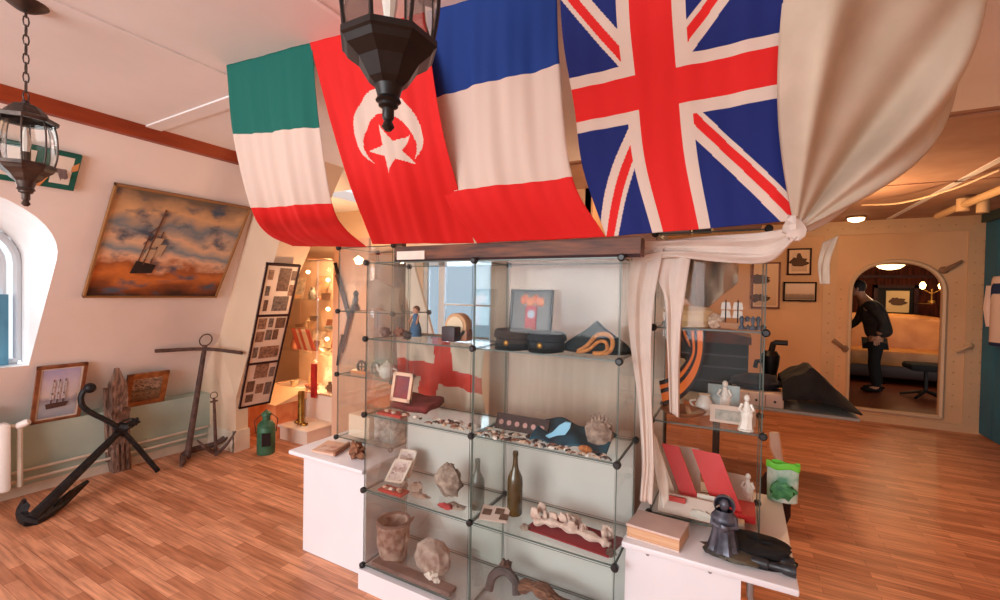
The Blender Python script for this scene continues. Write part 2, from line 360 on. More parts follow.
# sofa
LEA = mat('tan_leather', (206,140,78), .45, c2=(186,118,60), scale=4, bump=.1)
so = thing('sofa', (2.3,10.2,.15), 'tan leather sofa with high curved back in the next room', 'sofa')
m = MB(); m.bbox((1.1,9.75,.45),(3.4,10.5,.72),.06); m.build('seat', LEA, so, True)
m = MB()
def sb(u, v): 
    x = lerp(1.05,3.3,u); return (x, 10.45+.12*v-.25*(2*u-1)**4, lerp(.55,1.32-.12*(abs(2*u-1))**3,v))
m.grid(sb, 30, 8); m.build('backrest', LEA, so, True, solid=.16)
for x in (1.0,3.25): MB().bbox((x,9.7,.2),(x+.2,10.5,.98),.08).build('armrest', LEA, so, True)
MB().bbox((1.15,9.78,.25),(3.3,10.4,.47),.03).build('base', mat('sofa_base',(56,30,18),.5), so, True)
for x in (1.15,3.2): MB().box((x,9.8,.15),(x+.06,9.86,.26)).build('leg', BLKF, so)
# picture in next room
def rect11(x0, y0, x1, y1, Y):
    a = aY(x0, y1, Y); b = aY(x1, y0, Y); return a.x, a.z, b.x, b.z
pf = thing('picture_frame', (2.5,11.0,1.5), 'dark framed print above the sofa in the next room', 'picture')
x0,z0,x1,z1 = rect11(886,291,910,312,11.0); MB().box((x0,11.02,z0),(x1,11.05,z1)).build('mount', mat('mount_cream',(214,180,130),.8), pf)
a0,b0,a1,b1 = rect11(873,285,919,320,11.0); m = MB()
m.box((a0,11.0,b0),(a1,11.06,b0+.06)).box((a0,11.0,b1-.06),(a1,11.06,b1)).box((a0,11.0,b0),(a0+.06,11.06,b1)).box((a1-.06,11.0,b0),(a1,11.06,b1)); m.build('frame', DARKF, pf)
m = MB(); m.box((a0,11.04,b0),(a1,11.07,b1)); m.build('backing', BLKF, pf)
MB().blob(((x0+x1)/2,11.015,(z0+z1)/2),(.12,.006,.06),.4,seed=2).build('drawing', mat('ink',(90,60,40),.8), pf)
# ceiling lamp, sconce
lp = aY(890,268,10.2); cl = thing('ceiling_lamp', (lp.x,lp.y,lp.z), 'round glowing flush ceiling lamp in the next room', 'lamp')
MB().lathe((lp.x,lp.y,lp.z-.03),[(.05,0),(.14,.025),(.2,.075)],24).build('shade', mat('glow_glass',(255,230,190),.3,emit=(255,214,150),es=6), cl, True)
MB().lathe((lp.x,lp.y,lp.z+.045),[(.215,0),(.215,.022)],24).build('ring', BRASS, cl, True)
scn = thing('wall_sconce', (2.86,10.9,1.8), 'brass twin candle wall sconce lit beside the sofa', 'lamp')
sp = aY(932,288,10.2)
m = MB(); m.lathe((sp.x,10.2,sp.z-.28),[(.01,0),(.05,.02),(.05,.06),(.01,.08)],12)
m.tube([(sp.x,10.2,sp.z-.25),(sp.x,10.2,sp.z-.02)],.012); m.tube([(sp.x-.12,10.2,sp.z-.02),(sp.x,10.2,sp.z-.1),(sp.x+.12,10.2,sp.z-.02)],.01); m.build('bracket', BRASS, scn, True)
for dx in (-.12,.12):
    MB().lathe((sp.x+dx,10.2,sp.z-.02),[(.01,0),(.035,.02),(.045,.07),(.02,.12)],12).build('bulb', mat('bulb_glow',(255,220,160),.3,emit=(255,200,120),es=14), scn, True)
MB().box((sp.x-.01,10.2,sp.z-.28),(sp.x+.01,11.1,sp.z-.26)).build('arm', BRASS, scn)
# office-like dark chair
ch = thing('swivel_chair', (2.35,8.7,.15), 'dark swivel chair with star base beside the arched doorway', 'chair')
m = MB(); m.bbox((2.15,8.45,.56),(2.62,8.9,.66),.04); m.build('seat', BLKC, ch, True)
m = MB(); m.grid(lambda u,v:(2.62+.05*math.sin(v*2)-.0, lerp(8.45,8.9,u), lerp(.62,1.0,v)), 8, 8); m.build('backrest', BLKC, ch, True, solid=.05)
MB().tube([(2.38,8.68,.24),(2.38,8.68,.57)],.025).build('column', BLK, ch, True)
for k in range(5):
    a = 2*PI*k/5+.3; MB().tube([(2.38,8.68,.26),(2.38+.28*math.cos(a),8.68+.28*math.sin(a),.175)],[.022,.018]).build('leg', BLK, ch, True)

# person (skin modifier body)
def skin_body(name, joints, edges, m_, parent, loc, sub=2):
    me = bpy.data.meshes.new(name); me.from_pydata([Vector(j[0])-Vector(loc) for j in joints], edges, [])
    me.materials.append(m_); o = bpy.data.objects.new(name, me); COL.objects.link(o); o.parent = parent; o['_o'] = tuple(loc)
    sk = o.modifiers.new('skin', 'SKIN'); sk.use_smooth_shade = True
    for i, j in enumerate(joints):
        r = j[1]; me.skin_vertices[0].data[i].radius = r if isinstance(r, tuple) else (r, r)
    me.skin_vertices[0].data[0].use_root = True
    ss = o.modifiers.new('sub', 'SUBSURF'); ss.levels = sub; ss.render_levels = sub
    return o
PX, PY = 1.83, 8.9
pe = thing('person', (PX,PY,.15), 'person in a dark jacket and black trousers bending forward in the next room', 'person')
SK = mat('skin', (196,140,110), .5, var=.06, scale=20)
def W(dx, dy, z): return (PX+dx, PY+dy, z)
J = [(W(0,0,1.02),(.15,.12)), (W(-.02,0,1.2),(.14,.11)), (W(-.06,0,1.4),(.17,.12)), (W(-.12,0,1.54),(.12,.09)), (W(-.17,0,1.62),(.05,.05)), (W(-.23,-.01,1.7),(.075,.085)), (W(-.245,-.01,1.78),(.07,.08)),
     (W(.0,-.1,.95),(.09,.09)), (W(-.03,-.11,.58),(.06,.06)), (W(.02,-.12,.22),(.042,.042)), (W(-.12,-.13,.18),(.04,.03)),
     (W(.02,.1,.95),(.09,.09)), (W(.03,.13,.58),(.06,.06)), (W(.1,.13,.22),(.042,.042)), (W(-.04,.14,.18),(.04,.03)),
     (W(-.1,-.19,1.48),(.06,.06)), (W(.04,-.26,1.24),(.048,.048)), (W(.0,-.2,1.04),(.034,.034)),
     (W(-.1,.19,1.48),(.06,.06)), (W(-.18,.24,1.22),(.046,.046)), (W(-.34,.2,1.1),(.033,.033))]
E_ = [(0,1),(1,2),(2,3),(3,4),(4,5),(5,6),(0,7),(7,8),(8,9),(9,10),(0,11),(11,12),(12,13),(13,14),(3,15),(15,16),(16,17),(3,18),(18,19),(19,20)]
skin_body('body', J, E_, SK, pe, W(0,0,.15))
def hand(base, d, side, name='hand'):
    base, d = Vector(base), Vector(d).normalized(); s = Vector(side).normalized(); m = MB(); nrm = d.cross(s)
    m.blob(base+d*.045, (.038,.02,.045), rot=Matrix((s, nrm, d)).transposed())
    for k, L in enumerate((.065,.075,.07,.055)):
        b = base+d*.08+s*(k-1.5)*.02; m.tube([b, b+d*L*.5+nrm*.01, b+d*L+nrm*.03],[.0095,.009,.007],6)
    b = base+d*.03-s*.035; m.tube([b, b-s*.025+d*.02, b-s*.03+d*.05],[.011,.01,.008],6)
    m.build(name, SK, pe, True)
hand(W(.0,-.2,1.03), (-.1,.15,-.6), (.9,.2,0)); hand(W(-.34,.2,1.1), (-.9,-.1,-.3), (0,.9,.1))
# head with face (facing -x), hair
hd = Vector(W(-.25,-.01,1.745)); m = MB(); m.blob(hd, (.098,.078,.118), 0, 16)
m.blob(hd+Vector((-.098,0,-.012)), (.02,.013,.02)); m.blob(hd+Vector((0,-.078,-.005)), (.018,.01,.028)); m.blob(hd+Vector((0,.078,-.005)), (.018,.01,.028)); m.blob(hd+Vector((-.06,0,-.085)), (.035,.035,.03))
HD = m.build('head', SK, pe, True)
for s_ in (-1,1): MB().blob(hd+Vector((-.086,s_*.032,.012)),(.01,.012,.008)).build('eye', mat('eye_dark',(30,22,20),.3), HD, True)
MB().blob(hd+Vector((-.09,0,-.055)),(.008,.022,.006)).build('mouth', mat('lips',(160,90,80),.5), HD, True)
m = MB(); m.blob(hd+Vector((.02,0,.03)), (.105,.088,.112), .05, 16, seed=4); m.build('hair', mat('dark_hair',(44,32,26),.7,var=.3,scale=40,bump=.4), HD, True)
JK = mat('dark_jacket', (50,38,30), .85, c2=(30,22,18), scale=12, bump=.2)
JJ = [(W(.06,0,.96),(.25,.2)), (W(.03,0,1.15),(.215,.18)), (W(-.03,0,1.36),(.215,.18)), (W(-.11,0,1.54),(.11,.12)),
      (W(-.1,-.19,1.47),(.08,.08)), (W(.05,-.26,1.24),(.065,.065)), (W(.01,-.21,1.07),(.05,.05)), (W(-.1,.19,1.47),(.08,.08)), (W(-.18,.24,1.22),(.06,.06)), (W(-.31,.21,1.11),(.05,.05))]
skin_body('jacket', JJ, [(0,1),(1,2),(2,3),(3,4),(4,5),(5,6),(3,7),(7,8),(8,9)], JK, pe, W(0,0,.15))
TJ = [(W(0.01,0,1.0),(.16,.13)), (W(.0,-.1,.88),(.1,.1)), (W(-.03,-.11,.56),(.078,.078)), (W(.02,-.12,.22),(.065,.065)), (W(.02,.1,.88),(.1,.1)), (W(.03,.13,.56),(.078,.078)), (W(.1,.13,.22),(.065,.065))]
skin_body('trousers', TJ, [(0,1),(1,2),(2,3),(0,4),(4,5),(5,6)], mat('black_trousers',(16,14,14),.9), pe, W(0,0,.15))
for (dx, dy) in ((-.02,-.12),(.06,.13)): MB().blob(W(dx-.03,dy,.19),(.14,.045,.042),rot=Matrix.Identity(3)).build('shoe', BLKF, pe, True)

# ------------------------------------------------------------------ FRAMED PICTURES helper
def framed(name, o, ux, uz, w, h, fw, fm, picm, label, cat='picture', mount=None, mw=0, depth=.025, group=None, pic2=None):
    """o: lower-left corner, ux/uz: unit axes; frame sits proud of the wall along nrm"""
    o, ux, uz = Vector(o), Vector(ux).normalized(), Vector(uz).normalized(); nr = ux.cross(uz).normalized()*1
    t = thing(name, o, label, cat, group); D = nr*depth
    m = MB()
    for a, su, sv in ((o, ux*w, uz*fw), (o+uz*(h-fw), ux*w, uz*fw), (o, ux*fw, uz*h), (o+ux*(w-fw), ux*fw, uz*h)): m.obox(a, su, sv, D)
    m.build('frame', fm, t)
    if mount is not None:
        MB().obox(o+ux*fw+uz*fw, ux*(w-2*fw), uz*(h-2*fw), D*.4).build('mount', mount, t)
    a = fw+mw; m = MB(); m.obox(o+ux*a+uz*a, ux*(w-2*a), uz*(h-2*a), D*.5); m.build('picture', picm, t)
    return t, nr, D
def pic_mat(name, stops, nscale=4., ns=.25, c_axis=2, lo=0, hi=1, rough=.6, detail=6, dark=None, dpos=.62):
    """painted picture: colour bands up the picture broken by noise"""
    m = bpy.data.materials.new(name); m.use_nodes = True; t = m.node_tree; b = t.nodes['Principled BSDF']; b.inputs['Roughness'].default_value = rough
    tc = nn(t, 'ShaderNodeTexCoord'); sx = nn(t, 'ShaderNodeSeparateXYZ'); t.links.new(tc.outputs['Generated'], sx.inputs[0])
    no = nn(t, 'ShaderNodeTexNoise'); no.inputs['Scale'].default_value = nscale; no.inputs['Detail'].default_value = detail; t.links.new(tc.outputs['Generated'], no.inputs['Vector'])
    s1 = nn(t, 'ShaderNodeMath', operation='SUBTRACT'); s1.inputs[1].default_value = .5; t.links.new(no.outputs['Fac'], s1.inputs[0])
    s2 = nn(t, 'ShaderNodeMath', operation='MULTIPLY_ADD'); s2.inputs[1].default_value = ns*2; t.links.new(s1.outputs[0], s2.inputs[0]); t.links.new(sx.outputs[c_axis], s2.inputs[2])
    r = nn(t, 'ShaderNodeValToRGB'); e = r.color_ramp.elements
    for i, (p, c) in enumerate(stops):
        q = e[i] if i < 2 else e.new(p); q.position = p; q.color = rgb(*c)
    t.links.new(s2.outputs[0], r.inputs[0])
    out = r.outputs[0]
    if dark:
        n2 = nn(t, 'ShaderNodeTexNoise'); n2.inputs['Scale'].default_value = nscale*1.7; n2.inputs['Detail'].default_value = 4; t.links.new(tc.outputs['Generated'], n2.inputs['Vector'])
        r2 = nn(t, 'ShaderNodeValToRGB'); r2.color_ramp.elements[0].position = dpos-.1; r2.color_ramp.elements[1].position = dpos+.06; t.links.new(n2.outputs['Fac'], r2.inputs[0])
        mx = nn(t, 'ShaderNodeMix', data_type='RGBA'); t.links.new(r2.outputs[0], mx.inputs[0]); t.links.new(out, mx.inputs[6]); mx.inputs[7].default_value = rgb(*dark); out = mx.outputs[2]
    t.links.new(out, b.inputs['Base Color']); return m

# big seascape on the sloped wall
SEA = pic_mat('seascape_paint', [(0,(60,34,26)),(.1,(140,74,34)),(.2,(206,120,56)),(.27,(160,88,44)),(.33,(232,186,150)),(.42,(128,142,150)),(.55,(226,186,150)),(.68,(116,128,136)),(.8,(214,170,124)),(1,(104,88,74))], 3.4, .2, dark=(70,86,104), dpos=.63, detail=10)
UZ = Vector((TW,0,1)).normalized(); UY = Vector((0,1,0))
o0 = Vector((wallx(1.5)+.012, 1.375, 1.5))
t, nr, D = framed('oil_painting', o0, UY, UZ, .915, .9, .012, mat('thin_gold',(150,104,60),.5), SEA, 'large unglazed oil painting of a tall ship at sea on the sloping wall', 'painting', depth=.03)
def onp(u, v, e=.019): return o0+UY*.915*(u-.12+.0*v)+UZ*.9*v+nr*e
m = MB(); m.prism([onp(.37,.24),onp(.52,.25),onp(.53,.33),onp(.39,.36)], nr*.004); m.build('ship_hull', mat('hull_dark',(40,26,22),.7), t)
m = MB()
for u0,v0,u1,v1,w_ in ((.44,.33,.56,.8,.006),(.4,.33,.47,.55,.004),(.49,.33,.55,.6,.004),(.4,.52,.55,.56,.003),(.42,.62,.58,.66,.003)): m.tube([onp(u0,v0),onp(u0+(u1-u0)*.35,v1+.05)], w_, 5)
m.build('masts', mat('mast_brown',(96,58,40),.7), t)
m = MB()
for u0,v0,w_,h_ in ((.42,.38,.07,.1),(.45,.5,.06,.09),(.49,.41,.05,.12)): m.prism([onp(u0,v0),onp(u0+w_,v0+.01),onp(u0+w_+.02,v0+h_),onp(u0+.02,v0+h_)], nr*.004)
m.build('sails', mat('sail_cream',(190,160,130),.8), t)
# green board with prints, top left
GRN = mat('green_felt', (18,92,78), .9, var=.1)
g0 = Vector((wallx(2.17)+.01, .52, 2.17)); Lg = (2.37-2.17)*math.sqrt(1+TW*TW)
t = thing('print_board', g0, 'green felt strip board with small white prints above the arched window', 'board')
MB().obox(g0, UY*.665, UZ*Lg, nr*.02).build('board', GRN, t)
for i, (u, w_) in enumerate(((.04,.13),(.24,.14),(.36,.13),(.545,.11))[:4]):
    a = g0+UY*u+UZ*.035+nr*.02; MB().obox(a, UY*(w_-.02), UZ*(Lg-.06), nr*.002).build('print', PAPER, t)
    MB().blob(a+UY*(w_/2-.01)+UZ*.09+nr*.003, (.004,.028,.05), .5, seed=i, rot=Matrix.Rotation(-.0,3,'Y')).build('drawing', mat('engraving_ink',(120,100,96),.8), t)
for rp in ([g0+UY*.47+nr*.021, g0+UY*.51+nr*.021, g0+UY*.54+UZ*.07+nr*.021, g0+UY*.52+UZ*.07+nr*.021], [g0+UY*.63+UZ*.12+nr*.021, g0+UY*.66+UZ*.14+nr*.021, g0+UY*.66+UZ*.19+nr*.021, g0+UY*.63+UZ*.16+nr*.021]):
    MB().prism(rp, nr*.002).build('ribbon', mat('orange_ribbon',(206,140,84),.7), t)
# two frames on the ledge
SHIP = pic_mat('ship_print', [(0,(150,160,176)),(.2,(180,180,186)),(.34,(150,140,150)),(.45,(214,196,190)),(.7,(206,190,200)),(1,(168,160,196))], 4, .12)
WOODF = mat('walnut_frame', (150,92,60), .4, c2=(112,62,38), scale=12, bump=.1)
c0 = aX(35,430,-4.6); c1 = aX(87,414,-4.71); ctop = aX(34,368,-4.70+.0)
ux = Vector((0,1,0)); lean = Vector((.34,0,1))
hh = .47
t, nq, D = framed('picture_frame', Vector((-4.61,c0.y-.03,.537)), ux, lean, .285, hh, .022, WOODF, SHIP, 'wood framed ship print standing on the green ledge nearest the window', depth=.02, mount=PAPER, mw=.014)
oo = Vector((-4.61,c0.y-.03,.537)); ln = lean.normalized()
def onf(u, v): return oo+ux*.275*u+ln*hh*v+nq*.013
m = MB(); m.prism([onf(.28,.24),onf(.68,.26),onf(.72,.34),onf(.25,.33)], nq*.003); 
for u in (.36,.48,.6): m.tube([onf(u,.3), onf(u+.01,.75)], .0025, 5)
m.build('ship', mat('hull_brown',(84,58,52),.7), t)
m = MB()
for u in (.32,.44,.56):
    for v in (.4,.52,.62): m.prism([onf(u,v),onf(u+.09,v),onf(u+.08,v+.09),onf(u+.01,v+.09)], nq*.002)
m.build('sails', mat('sail_grey',(196,184,186),.8), t)
LND = pic_mat('landscape_print', [(0,(110,76,50)),(.3,(150,120,90)),(.5,(96,84,66)),(.6,(190,160,134)),(.8,(150,120,100)),(1,(200,170,140))], 6, .25, dark=(70,60,50), dpos=.6)
c0 = aX(122,408,-4.6)
framed('picture_frame', Vector((-4.61,c0.y,.537)), ux, lean, .31, .31, .045, GOLDF, LND, 'small wide gilt framed street scene on ledge behind the weathered post', depth=.02)
# black board behind first frame
tag(MB().obox(Vector((-4.66,.96,.537)), Vector((0,.10,0)), Vector((.05,0,.17)), Vector((.012,0,-.003))).build('black_tablet', BLKF), 'black upright tablet half hidden behind the ship print', 'tablet')
# radiator
rd = thing('radiator', (-4.5,.8,.1), 'cream ribbed radiator cut off at the left edge', 'radiator')
m = MB()
ry = aX(12,440,-4.46).y
for i in range(9): m.bbox((-4.56,ry-.06-i*.075,.12),(-4.46,ry-i*.075,.60),.02)
m.build('ribs', mat('radiator_white',(240,234,228),.4), rd, True)
py_ = aX(20,440,-4.5).y
m = MB(); m.tube([(-4.5,ry-.02,.57),(-4.5,py_-.02,.57),(-4.5,py_,.55),(-4.5,py_,.13)], .016, 8); m.build('pipe', PIPE, rd, True)
m = MB(); m.lathe((-4.5,py_-.01,.565),[(.024,0),(.026,.05),(.018,.07)],10,ax=(.6,.6,.4)); m.build('valve', CERAM, rd, True)
# ------------------------------------------------------------------ WEATHERED POST
WD = mat('weathered_wood', (150,116,98), .95, c2=(84,60,50), scale=14, stretch=(4,4,.6), bump=1.0)
pb = aZ(120,470,0); ptop = aX(117, 368, -4.42)
t = thing('weathered_post', pb, 'weathered carved timber post leaning on green wall behind the anchor', 'post')
bx = Vector((pb.x, pb.y, 0)); ax_ = (ptop-bx); m = MB()
def pst(u, w_, d_): c = bx+ax_*u; return [c+Vector((-d_,-w_,0)), c+Vector((d_,-w_,0)), c+Vector((d_,w_,0)), c+Vector((-d_,w_,0))]
prof = [(0,.062,.05),(.08,.064,.05),(.2,.06,.045),(.23,.05,.04),(.26,.062,.045),(.55,.06,.045),(.6,.066,.05),(.66,.05,.04),(.7,.055,.04),(.85,.052,.035),(.9,.035,.03),(1,.012,.012)]
vs = [v for u, w_, d_ in prof for v in pst(u, w_, d_)]
m.add(vs, [(i*4+k, i*4+(k+1)%4, i*4+4+(k+1)%4, i*4+4+k) for i in range(len(prof)-1) for k in range(4)]+[(3,2,1,0), tuple(4*(len(prof)-1)+k for k in range(4))])
m.build('shaft', WD, t)
m = MB()
for s_ in (-1,0,1): m.obox(bx+ax_*.02+Vector((.05,s_*.035-.008,0)), ax_*.26, (0,.016,0), (.012,0,0))
m.build('fluting', WD, t)
MB().obox(bx+Vector((-.06,-.075,0))+ax_*.1, ax_*.72, (0,.02,0), (.05,0,0)).build('side_plank', WD, t)
m = MB(); m.blob(bx+ax_*.63+Vector((.045,0,0)), (.02,.05,.03), .4, seed=5); m.build('carving', WD, t, True)
# ------------------------------------------------------------------ ANCHORS
def anchor(name, label, crown, top, st0, st1, arms, fl, r, m_, ring=True, ball=False, curl=None):
    t = thing(name, crown, label, 'anchor'); crown, top = Vector(crown), Vector(top)
    MB().tube([crown, crown.lerp(top,.5), top], [r*1.35, r*1.15, r*.95], 10).build('shank', m_, t, True)
    m = MB(); pts = [Vector(st0)]+([Vector(c) for c in curl] if curl else [])+[Vector(st1)]
    m.tube(curve(pts, 20) if curl else pts, r*.75, 8)
    if ball: m.blob(st0, (r*1.5,)*3); 
    m.build('stock', m_, t, True)
    A = curve(arms, 16); n_ = len(A); m = MB(); m.tube(A, [r*(.5+1.0*math.sin(PI*i/(n_-1))) for i in range(n_)], 8); m.build('arms', m_, t, True)
    for e, q, w_ in fl:   # flukes: tip, inner, side width
        e, q, w_ = Vector(e), Vector(q), Vector(w_); d = e-q; up = d.cross(w_).normalized()*r*.5
        m = MB(); m.prism([q-w_*.4, q+d*.35-w_, e, q+d*.35+w_, q+w_*.4], up); m.build('fluke', m_, t)
    if ring:
        d = (top-crown).normalized(); c = top+d*r*2.2; a = Vector((0,0,1)).cross(d).normalized() if abs(d.z) < .9 else Vector((0,1,0))
        b = d; m = MB(); R_ = r*2.6; m.tube([c+(a*math.cos(q)+b*math.sin(q))*R_ for q in [2*PI*k/16 for k in range(17)]], r*.28, 6, cap=False); m.build('ring', m_, t, True)
    return t
cr = aZ(31,519,.045); tp = aX(121,430,-4.36)
anchor('anchor', 'large black iron anchor lying propped against the green wall', cr, tp, aX(90,388,-4.40), aZ(158,471,.02),
    [aZ(24,500,.14), aZ(21,512,.06), aZ(31,521,.03), aZ(52,510,.03), aZ(74,492,.06), aZ(88,481,.1)],
    [(aZ(88,481,.1), aZ(52,508,.05), (.0,.02,.045)), (aZ(24,498,.15), aZ(24,516,.05), (.0,.03,.02))], .026, IRON, ball=True, curl=[aX(83,392,-4.41), aX(81,401,-4.41), aX(88,411,-4.40), tp])
m = MB(); a = tp; m.blob(a, (.05,.05,.05), .3, seed=3); m.blob(a+Vector((.02,.07,.04)), (.025,.05,.02), .3); m.tube([a+Vector((0,.02,.03)), a+Vector((.02,.11,.07))], .014)
k_ = bpy.data.objects['anchor']; o = m.build('shackle', IRON, k_, True)
b2 = aZ(187,458,.02); t2 = Vector((wallx(.83)+.1, 2.17, .83)); t2 = aX(205,345,-4.35)
anchor('anchor', 'tall slim rusty anchor with long thin stock standing in the corner', b2, t2, aX(155,351,-4.42), aX(242,353,-3.98),
    [aZ(229,437,.13), aZ(212,445,.07), aZ(187,452,.05), aZ(183,462,.02), aZ(181,466,.02)], [(aZ(231,435,.14), aZ(215,443,.07), (0,.02,.03))], .021, RUST, curl=[aX(205,349,-4.34)])
b3 = aZ(216,455,.01); t3 = aZ(214,402,.0); t3 = aX(214,398,-4.2)
anchor('anchor', 'small rusty grapnel anchor standing by the corner pier', b3, t3, t3+Vector((0,-.03,-.03)), t3+Vector((0,.03,-.03)),
    [aX(236,431,-4.12), aX(226,445,-4.15), b3+Vector((0,0,.02)), aX(205,447,-4.25), aX(197,440,-4.3)], [], .012, RUST)
# ------------------------------------------------------------------ PHOTO BOARD (three panels) leaning on the rear sloped wall
bb0 = aX(238,408,-4.17); bb1 = aX(265,402,-4.17); bt0 = aX(266,262,-3.42)
ub = Vector((bt0.x-bb0.x, bt0.y-bb0.y, bt0.z-bb0.z)); wB = Vector((.02, bb1.y-bb0.y+.03, 0)); nb = wB.cross(ub).normalized()
t = thing('photo_board', bb0, 'tall dark framed board of old photographs leaning on the rear wall', 'photo board')
MB().obox(bb0, wB, ub, nb*.012).build('backing', mat('board_paper',(222,200,184),.7,var=.05), t)
m = MB(); f_ = .014
for v in (0,.33,.665,1-.012): m.obox(bb0+ub*v, wB, ub*.012, nb*.022)
for u in (0,1-.045): m.obox(bb0+wB*u, wB*.045, ub, nb*.022)
m.build('frame', DARKF, t)
PHM = [mat('photo_dark',(84,56,46),.6,c2=(120,88,70),scale=40), mat('photo_sepia',(160,120,96),.6,c2=(100,70,56),scale=40), mat('photo_grey',(130,112,104),.6,c2=(80,66,60),scale=40)]
random.seed(3)
spots = [(.42,.83,.3,.12),(.12,.9,.12,.05),(.12,.8,.1,.05),(.8,.9,.12,.05),(.8,.8,.14,.06),(.4,.70,.4,.08),(.14,.70,.1,.06),(.1,.58,.2,.06),(.4,.59,.12,.05),(.62,.58,.25,.06),(.1,.49,.2,.06),(.38,.5,.16,.06),(.6,.5,.14,.06),(.3,.37,.5,.07),(.1,.38,.12,.06),(.78,.38,.1,.04),
         (.28,.22,.36,.09),(.75,.22,.14,.06),(.12,.12,.2,.07),(.42,.1,.2,.06),(.7,.08,.18,.08),(.15,.04,.2,.05)]
for i, (u, v, w_, h_) in enumerate(spots): MB().obox(bb0+wB*u+ub*v+nb*.012, wB*w_*1.15, ub*h_*1.2, nb*.003).build('photograph', PHM[i%3], t)
# ------------------------------------------------------------------ GREEN SHIP LAMP
GB = mat('green_enamel', (66,112,80), .5, .1, c2=(44,84,60), scale=14, bump=.3)
gp = aZ(266,453,0); t = thing('ship_lantern', gp, 'green enamel cylindrical ship lantern standing on the floor', 'lantern')
m = MB(); m.lathe(gp, [(.075,0),(.08,.01),(.08,.25),(.075,.26),(.08,.265),(.06,.3),(.04,.315)], 20); GBO = m.build('body', GB, t, True)
m = MB(); m.lathe(gp+Vector((0,0,.31)), [(.035,0),(.035,.05),(.045,.055),(.04,.08),(.012,.1)], 14); m.build('chimney', GB, t, True)
q = (CAM-gp); q.z = 0; q.normalize(); sd = Vector((-q.y,q.x,0))
MB().obox(gp+q*.066+sd*-.038+Vector((0,0,.09)), sd*.076, q*.018, (0,0,.12)).build('window', mat('lamp_dark',(28,26,30),.2), GBO)
m = MB(); m.tube([gp+sd*.085+Vector((0,0,.2)), gp+sd*.1+Vector((0,0,.32)), gp+Vector((0,0,.42)), gp-sd*.1+Vector((0,0,.32)), gp-sd*.085+Vector((0,0,.2))], .004, 6); m.build('handle', IRON, t, True)
for z in (.085,.215): MB().lathe(gp+Vector((0,0,z)), [(.081,-.004),(.084,0),(.081,.004)], 20).build('band', GB, GBO, True)
# ------------------------------------------------------------------ PENDANT LANTERNS
def lantern(tip, w, h, label, chain_top, body_m, zf=.36):
    """eight sided curved glass lantern; tip = lowest point; w = body width; h = total height"""
    tip = Vector(tip); R = w/2; t = thing('pendant_lantern', tip, label, 'lantern'); n = 8
    z0 = h*zf; z1 = h*.83
    def ring(r, z, off=.0): return [tip+Vector((r*math.cos(2*PI*(k+.5)/n), r*math.sin(2*PI*(k+.5)/n), z)) for k in range(n)]
    # finial + lower cone
    m = MB(); m.lathe(tip, [(.006,0),(.013,.008),(.008,.02),(.012,.026),(.012,.045),(.02,.05),(.02,.056),(.026,.06),(.022,.068),(.03,.095)], 14); m.build('finial', body_m, t, True)
    m = MB(); prof = [(.03,.09),(.042,.1),(R*.62,z0*.82),(R*.86,z0*.93),(R*.93,z0),(R*.98,z0+.004),(R*.98,z0+.016),(R*.9,z0+.018)]
    vs = [v for r_, z in prof for v in ring(r_, z)]
    m.add(vs, [(i*n+k, i*n+(k+1)%n, (i+1)*n+(k+1)%n, (i+1)*n+k) for i in range(len(prof)-1) for k in range(n)]+[tuple((len(prof)-1)*n+k for k in range(n))]); m.build('lower_cone', body_m, t)
    body = [(R*.9,z0+.015),(R*.99,lerp(z0,z1,.3)),(R*1.0,lerp(z0,z1,.5)),(R*.97,lerp(z0,z1,.75)),(R*.86,z1)]
    bs = curve([Vector((a,0,b)) for a, b in body], 10)
    for k in range(n):
        a = 2*PI*(k+.5)/n; b = 2*PI*(k+1.5)/n
        MB().tube([tip+Vector((p.x*math.cos(a), p.x*math.sin(a), p.z)) for p in bs], w*.018, 6).build('rib', body_m, t, True)
    for k in range(n):
        a = 2*PI*(k+.5)/n; b = 2*PI*(k+1.5)/n; m = MB()
        vs = []
        for p in bs:
            for an in (a, b): vs.append(tip+Vector((p.x*.98*math.cos(an), p.x*.98*math.sin(an), p.z)))
        m.add(vs, [(2*i,2*i+1,2*i+3,2*i+2) for i in range(len(bs)-1)]); m.build('glass_pane', LGLASS, t, True)
    m = MB(); prof = [(R*.84,z1-.01),(R*1.04,z1-.012),(R*1.06,z1),(R*.98,z1+h*.012),(R*.74,z1+h*.03),(R*.66,z1+h*.07),(R*.45,z1+h*.12),(R*.14,z1+h*.145),(.012,z1+h*.15),(.01,z1+h*.17)]
    vs = [v for r_, z in prof for v in ring(r_, z)]
    m.add(vs, [(i*n+k, i*n+(k+1)%n, (i+1)*n+(k+1)%n, (i+1)*n+k) for i in range(len(prof)-1) for k in range(n)]+[tuple((len(prof)-1)*n+k for k in range(n))]); m.build('roof', body_m, t)
    m = MB(); m.tube([tip+Vector((0,0,z0)), tip+Vector((0,0,z0+.06))], .012); m.build('lamp_holder', body_m, t, True)
    m = MB(); m.tube([tip+Vector((0,0,z0+.06)), tip+Vector((0,0,z0+.1)), tip+Vector((0,0,z0+.15))], [.01,.016,.004]); m.build('bulb', CERAM, t, True)
    # chain
    zt = chain_top; L = .034; z = h+tip.z-.0; m = MB(); i = 0
    while z < zt-.03:
        c = Vector((tip.x, tip.y, z+L*.5)); a = Vector((1,0,0)) if i%2 else Vector((0,1,0))
        m.tube([c+a*.008*math.cos(q)+Vector((0,0,1))*L*.62*math.sin(q) for q in [2*PI*k/8 for k in range(9)]], .0024, 5, cap=False); z += L; i += 1
    m.build('chain', body_m, t, True)
    m = MB(); m.lathe((tip.x,tip.y,zt-.032), [(.012,0),(.03,.008),(.05,.022),(.062,.032)], 20); m.build('ceiling_rose', body_m, t, True)
    return t
